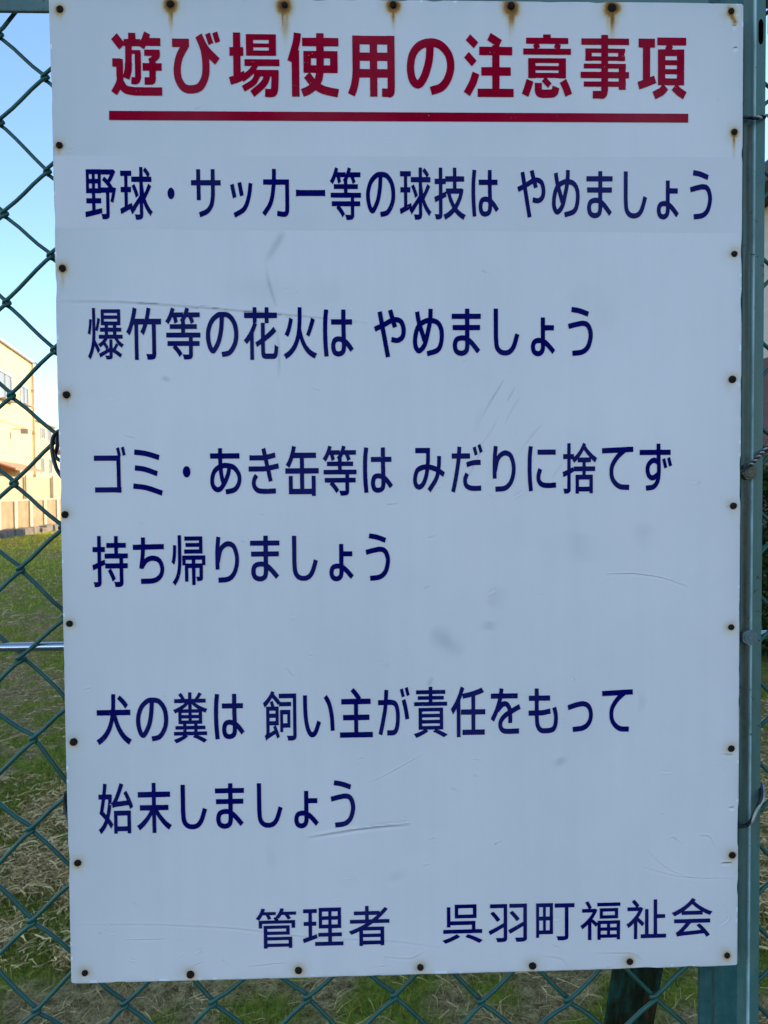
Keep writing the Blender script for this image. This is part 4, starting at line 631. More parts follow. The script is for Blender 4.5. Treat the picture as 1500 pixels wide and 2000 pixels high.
    'Bき': '513 0 370 7 328 13 266 29 229 46 190 71 155 103 130 134 110 170 101 201 98 236 110 303 122 336 136 361 164 396 210 440 311 372 248 305 231 254 231 214 237 199 269 162 304 139 330 129 367 122 404 118 479 114 651 114 659 116 716 116 780 120 834 120 842 122 888 121 891 104 893 9 865 7 688 3 679 1|665 257 661 259 587 491 584 493 491 486 297 486 288 485 83 485 75 486 4 486 0 489 0 597 4 599 465 599 539 603 547 606 515 713 508 726 32 726 31 837 35 840 120 840 128 838 280 838 288 840 460 838 471 841 431 969 553 999 557 998 603 853 702 868 868 897 871 896 874 888 894 794 891 784 640 742 678 622 688 619 966 661 977 661 981 657 998 566 999 551 991 549 721 510 718 507 787 290 783 286',
    'B缶': '786 1 785 35 781 37 100 38 101 403 215 404 219 401 220 148 435 147 438 149 437 445 4 446 0 448 1 555 435 556 438 558 438 751 435 753 245 752 219 702 183 642 140 583 116 558 78 588 19 621 21 627 58 668 81 698 119 759 165 857 189 923 210 999 315 981 326 977 293 870 294 863 924 862 924 754 564 753 561 751 562 556 995 556 999 553 998 446 564 446 561 443 561 149 564 147 784 148 785 403 789 405 904 404 905 3 901 0',
    'Bみ': '539 0 451 77 628 269 647 292 683 349 707 402 721 452 717 456 662 475 570 498 510 507 479 380 448 294 416 229 377 168 353 142 334 124 279 86 250 72 211 62 174 61 140 67 98 84 66 107 50 122 29 153 11 197 3 231 0 248 0 309 19 399 32 437 58 490 77 517 106 545 143 570 166 582 214 599 290 618 352 628 397 630 402 632 409 677 411 747 414 753 413 879 75 880 75 999 533 999 537 991 537 957 535 951 535 738 532 732 532 696 529 690 525 625 615 611 675 595 740 574 746 575 747 578 755 648 761 816 790 817 882 810 875 635 860 522 998 450 999 446 945 344 837 399 832 399 822 366 801 315 757 239 702 170 545 2|183 180 187 179 206 183 233 197 249 208 285 246 303 275 337 343 364 416 383 490 384 511 352 508 316 502 248 485 198 464 180 451 163 431 145 393 131 351 121 298 121 260 129 225 142 201 156 189 174 181',
    'Bだ': '109 1 8 25 0 29 78 276 102 363 145 532 176 695 173 697 21 698 20 804 24 806 189 807 203 945 207 948 215 948 324 937 325 919 320 892 313 807 597 806 599 700 595 697 300 696 291 636 269 530 206 280 120 6 117 0|704 30 642 33 603 39 550 51 502 67 464 84 445 96 424 114 403 141 390 169 378 212 378 233 376 238 378 283 384 306 400 340 454 416 560 364 512 295 500 271 500 224 506 202 517 185 534 173 552 165 603 150 656 140 791 137 927 144 943 143 946 128 946 76 949 70 948 37 940 35 905 35 818 30|504 518 498 532 474 619 475 622 595 650 680 664 789 671 932 672 933 615 936 610 935 566 924 564 759 562 693 557 637 548|749 756 684 921 690 925 775 949 779 947 840 785 831 779|908 807 835 966 839 970 924 999 930 992 999 840 993 836',
    'Bり': '126 0 117 89 113 94 115 113 126 115 180 117 188 112 191 116 213 119 385 123 487 132 560 149 583 156 645 186 674 204 703 226 739 261 761 289 787 331 813 392 824 428 831 474 831 511 820 575 798 636 758 702 716 743 684 760 658 769 585 782 563 784 520 782 461 771 396 747 337 718 296 682 274 653 237 574 185 436 180 432 170 432 168 430 168 401 171 395 170 287 5 287 4 368 0 373 0 651 4 656 4 704 7 710 15 789 55 993 64 999 210 986 222 982 184 774 191 777 235 810 318 849 392 875 458 890 501 896 523 898 585 898 673 887 749 866 780 855 817 836 856 809 885 781 922 735 940 706 977 625 992 574 999 520 999 463 988 401 970 346 936 276 903 226 867 184 816 140 762 103 716 78 651 51 596 35 523 20 476 14 366 7 246 5',
    'Bに': '47 0 42 10 39 50 18 181 9 257 9 285 6 290 3 404 0 409 0 664 3 669 3 733 6 738 6 772 9 777 12 824 39 959 42 989 46 998 50 999 176 985 182 982 154 831 145 761 142 649 139 643 139 432 142 426 142 350 145 344 145 301 148 296 151 240 184 13 179 11|674 70 595 74 556 78 517 85 478 96 428 117 390 141 365 162 341 190 329 208 316 240 307 290 307 329 313 372 323 404 378 514 411 505 506 472 506 467 499 461 500 454 456 368 446 316 449 277 456 259 465 244 492 222 511 212 547 199 577 193 640 187 782 185 966 195 993 194 999 80 815 70|348 803 347 915 351 918 981 918 985 915 985 805 981 802',
    'B捨': '376 0 375 367 378 370 574 370 576 436 572 438 330 438 327 437 325 431 322 429 234 396 233 75 227 55 207 26 173 10 146 4 109 1 48 2 37 54 19 99 134 100 137 102 137 359 131 360 23 322 0 424 6 428 136 468 137 674 134 677 18 678 17 775 21 777 136 778 137 986 141 989 229 989 233 986 233 780 236 777 330 777 331 721 332 718 334 719 409 771 472 828 502 860 548 920 570 955 591 995 597 999 677 969 678 965 665 940 669 933 689 911 741 862 796 818 886 757 946 723 999 696 968 653 948 609 944 608 893 635 822 681 819 612 672 612 669 609 670 534 940 533 943 531 942 439 672 438 669 436 670 370 871 370 875 367 875 5 871 3 778 3 777 39 773 41 476 41 473 39 472 0|474 135 775 135 776 274 474 274|322 466 325 533 574 534 575 611 440 612 437 671 391 639 337 605 330 603 276 676 234 676 233 501 236 499 305 521 312 522 316 513 318 483 322 478|482 708 782 708 687 786 616 855 613 855 551 776',
    'Bて': '859 0 815 4 681 6 615 12 561 22 498 44 436 76 381 116 352 141 302 196 278 234 261 270 247 315 239 357 236 465 248 531 264 579 297 640 352 712 426 789 463 822 512 859 8 845 3 848 3 877 1 883 0 967 24 970 79 970 150 974 207 974 216 976 270 976 279 978 333 978 342 980 399 980 407 982 462 982 470 984 525 984 533 986 591 986 599 988 994 999 999 875 760 868 602 769 554 734 514 699 480 666 423 600 398 565 379 527 368 489 362 455 362 391 368 355 379 315 401 274 448 223 495 187 535 164 569 149 604 140 645 133 700 129 769 129 777 127 837 127 845 125 870 124 871 86 869 80 866 3 864 0',
    'Bず': '206 0 203 6 200 24 190 102 191 110 227 116 232 113 238 116 253 118 339 123 367 127 406 138 427 149 447 162 467 182 490 215 503 242 502 244 497 243 476 233 430 218 380 216 347 222 313 235 289 247 252 275 237 292 213 328 195 372 187 403 184 425 184 481 190 508 200 541 216 572 245 609 297 651 344 678 391 696 437 704 471 702 521 692 522 754 518 757 4 757 0 760 0 867 4 870 515 870 519 872 520 998 635 999 639 996 640 871 952 869 953 760 949 757 642 756 644 641 646 636 646 601 652 556 652 501 654 496 649 363 646 357 644 312 631 246 617 204 597 162 565 117 531 82 500 58 456 34 424 23 367 12|389 330 404 329 427 337 502 376 530 394 532 414 532 543 529 554 497 578 456 589 430 589 409 582 378 566 345 543 322 519 306 481 304 470 304 430 310 406 322 375 335 357 349 345 365 337|762 467 691 661 692 663 778 691 784 687 852 497 819 484|910 507 904 516 844 683 850 687 931 713 937 707 944 687 999 537 998 535 962 522',
    'B持': '639 1 623 64 605 105 649 103 753 103 762 107 761 363 521 363 599 253 628 205 649 162 575 113 561 106 535 162 514 200 468 270 433 316 509 363 363 364 361 439 253 403 252 99 248 66 240 47 223 27 206 17 187 10 158 5 118 2 60 2 50 49 29 104 146 103 150 105 150 366 146 368 27 329 21 345 0 433 1 434 125 470 149 479 150 682 146 684 17 685 17 783 20 785 149 786 151 999 252 999 253 786 358 785 362 783 361 685 256 684 252 682 252 514 256 511 351 541 362 467 365 465 758 465 762 467 762 554 758 556 351 557 351 655 620 656 624 658 623 763 403 764 403 861 622 862 624 994 722 995 726 992 727 862 949 861 949 764 727 763 726 658 730 656 999 655 999 557 868 556 864 554 865 466 992 464 993 366 989 364 868 364 864 361 864 92 862 72 854 49 837 27 825 19 799 9 768 3 720 0',
    'Bち': '248 0 246 39 244 44 244 110 248 114 549 117 624 122 702 137 740 150 766 162 821 197 838 215 855 239 863 257 872 292 872 334 860 374 843 407 818 441 793 459 760 474 715 485 649 492 616 492 555 485 494 468 451 449 433 437 405 411 345 341 339 335 333 336 334 330 320 316 197 334 199 359 246 596 257 678 260 728 256 731 1 729 0 841 4 844 178 844 187 846 264 847 269 999 392 996 396 994 394 848 569 848 577 850 998 852 999 741 995 738 461 734 452 732 389 732 382 644 365 541 367 537 419 563 488 587 527 596 599 606 668 606 721 600 768 591 826 573 870 551 901 529 926 502 957 460 982 409 996 361 999 345 999 281 991 242 976 202 962 176 935 140 909 115 870 86 841 68 787 44 743 29 688 16 638 9 596 5 524 3 516 1',
    'B帰': '96 0 59 39 21 66 77 122 110 164 132 201 155 251 170 300 180 344 190 415 193 489 195 494 195 996 199 999 292 999 295 996 295 527 293 522 290 416 278 319 265 265 250 216 220 149 195 107 160 61|600 7 597 344 492 344 491 80 487 77 394 77 391 80 391 396 387 399 322 399 318 401 319 596 998 596 999 401 995 399 925 399 921 396 921 151 913 122 899 105 885 96 865 89 848 86 812 82 749 83 741 125 720 174 818 174 819 342 815 345 702 344 701 9 697 7|76 414 0 467 23 519 40 593 50 675 55 806 59 809 139 797 148 793 143 663 128 547 113 487 100 452 82 418 79 413|419 438 597 438 598 507 419 507|702 438 898 438 898 507 702 507|379 631 378 714 382 716 812 716 816 719 816 759 812 762 419 762 419 844 812 844 816 847 816 885 812 888 394 888 391 891 392 973 918 973 918 631',
    'B犬': '917 0 849 34 796 67 736 114 679 170 649 205 609 259 574 316 539 383 500 475 475 401 445 334 420 287 396 252 380 229 333 173 288 129 243 93 164 41 81 1 47 49 27 68 1 89 0 91 7 95 91 135 151 171 213 218 259 264 303 319 336 371 354 408 385 482 411 577 407 580 27 580 27 690 429 691 434 740 434 770 436 775 436 820 439 825 439 968 442 998 549 999 553 996 551 827 548 822 546 745 541 711 542 691 967 690 966 580 582 580 578 577 593 534 621 465 651 405 679 358 712 311 749 265 766 246 818 198 871 161 913 136 999 96 966 64 938 27 925 4 922 0|824 711 781 760 726 811 658 867 603 908 675 973 682 972 793 891 864 828 904 784 848 729 829 712',
    'B糞': '78 1 48 32 13 62 14 72 97 91 165 110 256 140 282 152 17 153 16 227 282 228 286 231 286 266 282 268 63 269 63 340 282 341 286 343 286 373 282 376 153 377 151 613 58 586 37 618 0 658 82 679 170 708 278 753 343 789 39 790 38 869 234 871 232 876 215 896 160 951 162 955 234 991 263 967 303 926 320 906 343 871 443 871 445 996 448 999 541 998 543 871 634 870 693 928 748 995 751 996 756 995 839 963 786 906 751 875 749 871 951 869 951 790 656 790 651 789 652 787 685 770 746 743 841 709 912 689 992 672 999 670 999 668 972 640 941 594 914 599 846 619 842 618 841 377 707 376 703 373 703 343 707 341 931 340 932 269 707 268 703 266 703 231 707 228 978 228 978 153 726 152 809 126 885 99 944 75 978 58 887 3 829 30 770 54 661 90 565 117 565 119 606 150 604 153 400 153 396 152 398 150 424 139 424 136 383 112 321 81 214 39 129 12 82 0|382 229 602 228 606 231 606 266 602 268 385 268 381 266|382 341 602 341 606 343 606 373 602 376 385 376 381 373|245 449 443 448 447 450 447 484 443 486 248 486 245 484|541 449 741 448 745 450 745 484 741 486 543 486 540 484|245 556 443 555 447 557 447 591 443 594 248 594 245 591|541 556 741 555 745 557 745 591 741 594 543 594 540 591|281 666 443 666 443 763 375 718|543 666 722 666 623 717 580 743 543 768',
    'B飼': '748 1 725 62 704 101 811 100 819 98 885 100 896 104 899 111 899 843 896 845 477 846 476 938 480 940 995 940 999 938 999 86 996 74 988 52 975 35 963 25 929 11 891 3 845 0|82 7 62 60 38 104 63 118 77 132 87 147 93 164 93 683 97 686 242 686 209 773 281 797 293 800 322 739 342 686 464 686 468 683 468 313 464 311 383 311 379 308 437 208 478 126 495 84 413 42 378 123 370 138 367 139 148 47 112 29 87 9|190 162 196 162 330 213 330 218 297 279 300 283 361 310 191 310|510 174 510 617 817 617 817 260 600 259 598 174|599 350 725 350 725 526 599 525|191 396 373 396 373 461 191 461|191 546 373 545 373 602 191 602|46 664 36 690 0 756 85 812 128 845 164 878 220 939 260 999 347 967 348 963 330 936 330 933 420 868 475 823 514 785 511 775 842 774 846 771 845 686 487 686 484 688 482 740 476 736 455 709 452 708 419 742 375 782 276 860 215 795 151 737 106 702 51 665',
    'Bい': '266 0 236 6 209 18 179 40 151 71 118 120 96 161 69 225 52 280 25 420 5 602 3 742 0 748 0 991 4 994 121 996 126 993 128 663 131 657 136 548 153 416 169 331 194 250 230 179 257 140 269 129 288 128 313 137 330 153 352 183 384 250 449 402 457 400 564 351 488 173 461 120 433 80 407 51 378 30 353 16 315 4|875 146 871 167 863 341 860 347 860 377 852 456 832 564 808 661 788 722 761 785 728 835 658 926 662 932 760 999 851 880 892 803 922 720 939 661 961 566 977 469 985 390 985 359 988 353 988 315 991 309 991 268 994 262 994 219 996 213 999 157 995 154',
    'B主': '0 1 0 111 432 111 436 114 435 349 103 350 100 352 101 461 435 462 435 669 54 670 50 673 52 781 506 783 492 800 437 852 333 937 426 999 461 975 525 924 574 881 618 837 650 803 626 783 941 781 941 671 558 669 558 462 897 461 898 352 894 350 558 349 557 114 561 111 998 111 999 3 995 0',
    'Bが': '287 1 283 8 280 82 278 87 279 108 292 110 316 110 321 109 326 110 440 110 469 114 482 118 500 127 517 148 537 194 555 273 560 320 560 373 563 378 560 450 552 504 541 546 525 583 505 609 480 620 408 631 390 633 311 633 300 631 283 527 254 411 182 174 129 11 126 7 118 7 10 36 66 208 132 427 161 539 177 625 173 628 1 627 0 732 4 735 30 736 176 736 187 739 190 744 201 900 207 947 318 940 327 937 313 743 366 743 400 742 464 735 506 727 540 717 559 708 587 690 602 676 634 634 655 586 669 541 682 460 684 355 682 350 679 283 671 231 653 160 639 124 628 103 602 66 583 48 552 27 533 18 496 7 472 4 416 0 371 0 363 2|860 320 817 511 790 593 745 713 746 718 752 720 858 750 861 750 864 743 906 627 936 536 980 345 977 341|752 779 689 944 778 972 782 970 843 809 840 806 829 802|908 806 844 970 858 976 934 999 938 997 999 835 977 826',
    'B責': '67 0 27 44 0 66 3 78 90 96 166 114 219 129 270 146 289 155 143 156 139 158 140 586 871 586 872 158 868 156 714 155 818 124 924 88 993 63 999 58 996 48 891 2 769 50 658 87 578 110 573 116 573 123 624 153 622 156 384 156 383 153 420 136 423 133 422 124 392 108 331 81 254 52 153 20 77 0|244 230 764 230 768 232 768 274 764 276 247 276 243 274|244 349 764 349 768 351 768 393 764 395 247 395 243 393|244 468 764 468 768 470 768 510 764 513 247 513 243 510|6 621 5 698 8 701 442 701 446 703 446 740 442 743 120 743 120 817 442 818 446 820 446 851 442 853 72 853 68 856 69 933 442 934 446 936 447 998 549 999 553 996 553 936 556 934 940 933 941 856 937 853 556 853 553 851 553 820 556 818 894 817 894 743 556 743 553 740 553 703 556 701 990 701 994 698 993 621',
    'B任': '172 1 171 563 167 563 121 507 72 455 62 447 38 496 0 553 84 643 121 690 166 754 198 806 240 883 290 999 315 993 394 965 349 860 352 857 557 889 675 913 798 943 889 972 968 882 897 858 830 839 712 813 709 811 708 549 712 547 998 546 999 444 995 441 709 440 708 150 712 148 981 147 981 41 335 41 335 147 594 148 597 150 597 440 298 441 294 444 296 546 597 548 597 788 596 791 589 790 483 773 357 758 352 761 344 798 333 823 280 727 280 3 276 0',
    'Bを': '565 0 494 4 437 11 389 24 346 45 320 65 286 105 272 129 263 151 254 191 254 224 266 274 289 316 328 364 380 408 434 443 491 472 568 505 566 523 551 554 537 573 514 592 491 601 477 602 460 601 431 591 406 579 379 560 278 476 272 477 264 485 258 485 217 419 114 273 111 272 98 278 0 331 111 488 146 543 205 655 251 763 247 768 11 768 10 879 14 881 281 882 304 999 430 979 430 965 414 884 417 881 903 880 903 768 392 768 388 767 385 759 362 692 369 691 397 703 417 709 465 716 511 714 556 701 609 671 639 644 668 607 692 554 928 639 945 645 951 644 998 547 999 541 996 539 843 485 714 435 719 393 719 289 717 283 715 237 587 237 589 382 585 385 517 354 457 315 422 283 405 263 394 245 385 213 387 188 394 171 414 146 429 134 465 123 536 115 710 115 718 117 854 119 863 121 945 120 946 8 735 2 664 2 656 0',
    'Bも': '502 0 462 4 424 12 404 17 369 33 330 56 308 74 290 92 267 122 244 163 229 211 220 265 214 379 210 396 4 397 0 399 1 513 207 514 211 516 210 722 10 724 9 838 13 840 210 841 211 996 216 999 344 998 346 841 731 840 735 838 734 724 349 723 345 720 346 516 418 516 511 521 728 552 733 547 752 439 751 437 743 435 638 420 633 418 526 404 442 398 384 398 347 396 353 275 362 226 383 180 411 150 435 135 468 123 517 117 592 117 696 123 757 131 796 143 822 163 842 197 860 256 863 311 866 316 863 382 857 418 839 475 814 535 809 557 934 590 969 503 985 456 993 416 996 362 999 356 999 299 996 294 993 243 982 195 964 148 943 112 912 75 879 49 859 38 818 23 775 14 731 8 653 2 621 2 612 0',
    'Bっ': '213 0 198 141 199 168 290 180 469 194 573 211 620 225 657 241 701 268 731 293 786 358 810 396 827 437 844 522 844 580 837 624 827 668 806 720 780 761 746 789 694 812 613 829 533 826 401 803 300 781 34 711 6 836 0 877 314 960 516 996 630 999 708 985 762 968 799 952 837 929 874 899 904 866 944 800 965 750 982 693 999 591 996 476 971 374 938 297 874 206 814 146 756 105 698 74 607 44 529 29',
    'B始': '64 0 33 47 0 80 0 84 62 124 113 171 156 228 185 280 116 339 31 401 65 520 101 678 98 680 10 681 9 779 13 781 120 782 138 879 150 990 156 993 168 993 236 988 250 985 251 983 239 891 221 782 323 781 342 783 396 774 392 698 382 624 382 617 386 615 400 620 409 626 428 646 488 735 556 858 597 945 618 997 626 999 720 972 727 968 726 963 665 839 607 735 546 639 563 638 821 656 815 669 774 735 724 804 800 843 807 846 812 846 873 762 922 685 970 596 999 528 909 482 876 557 870 560 667 544 502 529 454 522 415 510 412 513 389 589 381 604 365 503 346 418 321 337 310 309 374 243 420 186 357 101 349 107 326 139 297 173 267 203 262 205 217 136 164 75 111 30 78 7|444 3 444 456 928 457 929 5 829 4 828 47 824 49 546 49 542 47 541 3|543 147 827 147 827 358 543 357|225 379 229 379 239 408 268 522 288 644 290 678 286 680 204 680 199 676 169 537 145 445 152 434',
    'B末': '441 1 438 360 360 271 275 190 228 152 150 97 78 55 72 59 54 86 28 118 0 145 1 149 50 172 106 204 211 277 268 326 307 364 338 398 377 447 373 449 90 450 89 557 436 558 439 561 438 710 37 711 36 818 39 821 438 821 440 998 546 999 550 996 551 821 963 820 962 711 551 710 550 561 554 558 910 557 909 450 621 449 617 447 654 403 693 361 736 321 793 274 849 232 895 204 940 179 997 152 999 148 959 111 921 59 919 57 912 60 832 107 781 143 739 177 698 212 627 281 551 368 550 3 546 0',
    'F管': '186 0 186 569 835 569 835 336 282 336 278 332 278 288 282 285 894 284 894 2 805 2 804 32 801 35 282 35 278 32 277 0|279 120 801 118 804 122 804 196 801 199 282 199 278 196|279 420 743 419 746 422 746 484 743 487 282 487 278 484|64 502 64 697 75 699 462 698 463 701 438 750 438 760 441 765 447 767 495 777 496 792 530 832 561 879 589 939 607 997 675 987 693 982 693 967 675 916 675 908 999 907 999 828 818 826 852 773 863 752 863 741 854 734 792 709 790 709 752 773 731 804 709 827 635 827 601 774 571 738 569 737 543 752 536 754 562 703 567 697 971 697 971 502 881 503 881 611 877 614 156 614 153 611 152 503|73 699 1 739 0 756 35 793 80 860 112 924 139 999 224 984 226 973 204 911 207 908 495 907 494 830 337 828 374 754 376 745 371 734 299 712 286 743 261 794 240 828 169 829 162 822 144 790 113 744 80 703 77 699',
    'F理': '303 0 301 101 305 105 623 105 626 108 625 239 386 239 383 243 384 342 623 342 626 346 625 454 397 456 397 999 946 999 947 456 718 454 717 346 720 342 961 342 962 243 959 239 718 239 717 108 720 105 999 104 999 0|24 83 0 184 1 192 141 240 144 245 144 532 28 533 25 537 26 638 144 640 144 864 141 867 15 868 15 972 351 972 351 868 233 867 230 864 231 640 334 639 337 635 336 534 233 533 230 530 230 276 231 272 238 273 344 312 362 205 118 114 30 83|478 557 632 556 632 678 479 678|711 557 862 556 863 678 711 678|478 777 632 776 632 895 479 896|711 777 862 776 863 895 711 896',
    'F者': '252 0 250 365 153 322 56 285 0 355 0 372 1 375 83 403 153 431 235 468 345 523 411 562 26 563 23 566 23 656 26 659 396 659 399 663 399 767 396 770 121 771 121 865 398 867 399 996 402 999 487 998 487 870 491 867 754 867 757 863 758 830 808 880 877 962 950 924 951 906 880 821 805 743 715 660 999 659 999 564 590 563 457 477 866 475 866 5 777 4 774 7 774 30 771 33 345 33 342 30 341 0|342 129 771 127 774 131 774 212 771 215 345 215 342 212|342 304 771 303 774 306 774 381 771 384 345 384 342 381|488 660 560 660 645 725 695 769 488 770',
    'F呉': '64 0 41 27 1 66 0 82 2 86 111 123 202 160 299 209 346 239 355 236 429 185 430 168 426 163 375 132 292 90 176 40|914 2 862 32 750 87 664 124 582 156 576 161 577 179 631 230 642 234 720 206 832 160 925 118 996 81 999 64 996 59 921 2|10 257 9 355 12 358 731 358 734 361 734 469 731 472 198 472 194 469 193 420 105 420 104 935 107 938 191 938 194 935 195 574 821 573 825 570 825 359 992 358 995 355 995 260 992 257|305 644 305 999 854 999 854 644|391 739 763 739 763 902 392 902',
    'F羽': '723 1 708 55 691 95 692 113 855 112 891 114 897 117 905 124 904 412 902 413 752 325 562 217 552 229 512 301 514 314 520 319 660 392 904 524 905 891 902 894 544 894 541 897 541 996 544 999 996 999 999 996 999 95 992 64 973 34 962 25 931 12 893 4 832 2 826 0|225 3 210 55 190 95 190 108 192 113 289 114 296 112 334 112 341 114 377 114 388 122 391 131 390 388 383 386 193 278 41 196 36 200 0 276 0 292 3 297 196 394 391 502 391 891 388 894 37 894 34 897 34 996 37 999 479 999 483 996 483 102 476 66 464 44 450 29 437 21 419 14 383 7 325 2|222 535 140 643 50 748 50 766 120 806 125 806 145 786 201 723 256 657 297 600 296 582|730 540 651 643 552 757 555 775 625 817 675 765 731 703 779 646 804 611 805 598 801 592',
    'F町': '569 1 556 47 535 94 538 113 711 109 736 112 746 117 748 122 748 869 745 873 484 873 484 985 999 985 999 873 845 873 842 869 842 106 832 60 823 41 808 26 796 19 772 10 723 2 689 2 682 0|0 83 0 999 440 999 440 174 83 173 80 169 79 83|80 278 179 278 179 540 80 540|254 278 355 278 355 540 254 540|80 646 179 646 179 894 80 894|254 646 355 646 355 894 254 894',
    'F福': '423 0 421 390 386 343 380 340 338 389 275 454 272 453 272 5 269 1 189 1 186 5 185 402 92 317 46 283 43 284 21 330 0 359 0 374 5 380 36 400 84 439 116 467 175 528 248 620 284 677 299 706 297 709 39 710 39 803 200 805 201 809 179 853 122 957 122 968 125 973 189 999 201 985 244 913 278 842 277 827 236 805 352 804 370 808 421 774 404 728 374 664 342 607 301 543 419 437 422 440 422 491 425 494 989 494 993 491 991 2 908 2 907 47 904 50 509 50 506 47 505 0|506 141 661 141 662 231 507 232|742 141 906 141 906 231 743 232|506 319 661 319 662 405 507 405|742 319 906 319 906 405 743 405|481 543 481 812 943 812 942 543|560 631 856 630 860 633 860 721 856 725 563 725 559 721|419 862 418 950 421 953 996 953 999 950 999 864 996 861',
    'F祉': '185 1 184 401 181 402 129 350 96 322 47 284 42 287 36 302 17 338 0 360 0 375 5 382 47 412 103 458 177 535 209 573 251 630 297 708 293 711 20 712 21 808 237 810 204 858 136 940 136 955 139 959 198 999 234 965 266 929 300 886 320 855 320 847 317 839 283 810 354 809 367 812 420 777 400 723 367 656 333 596 299 546 444 410 448 395 397 322 391 319 342 377 272 450 270 3 267 0|358 20 358 120 462 121 465 124 465 754 468 757 551 757 554 754 555 122 683 122 684 991 687 995 771 994 773 620 971 618 974 615 973 520 773 518 773 124 776 121 999 120 999 21',
    'F会': '860 0 821 58 800 87 796 89 281 45 169 32 126 22 110 75 96 110 96 127 126 140 177 180 265 271 314 328 340 362 52 364 51 465 949 465 950 367 947 364 473 363 387 258 285 151 286 148 311 150 717 181 718 184 710 195 614 291 614 306 616 310 683 346 687 346 747 292 831 203 896 124 935 66 937 59 935 44|62 542 31 583 0 613 0 633 54 656 137 698 237 756 289 792 348 838 390 874 448 934 500 999 581 965 582 945 559 916 559 912 612 864 679 813 741 772 811 730 879 695 949 665 989 651 999 644 999 626 969 596 938 554 862 586 762 641 761 574 758 571 241 571 238 574 238 628 235 631 173 595 92 554|299 672 712 672 610 746 551 795 500 843 414 761',
}
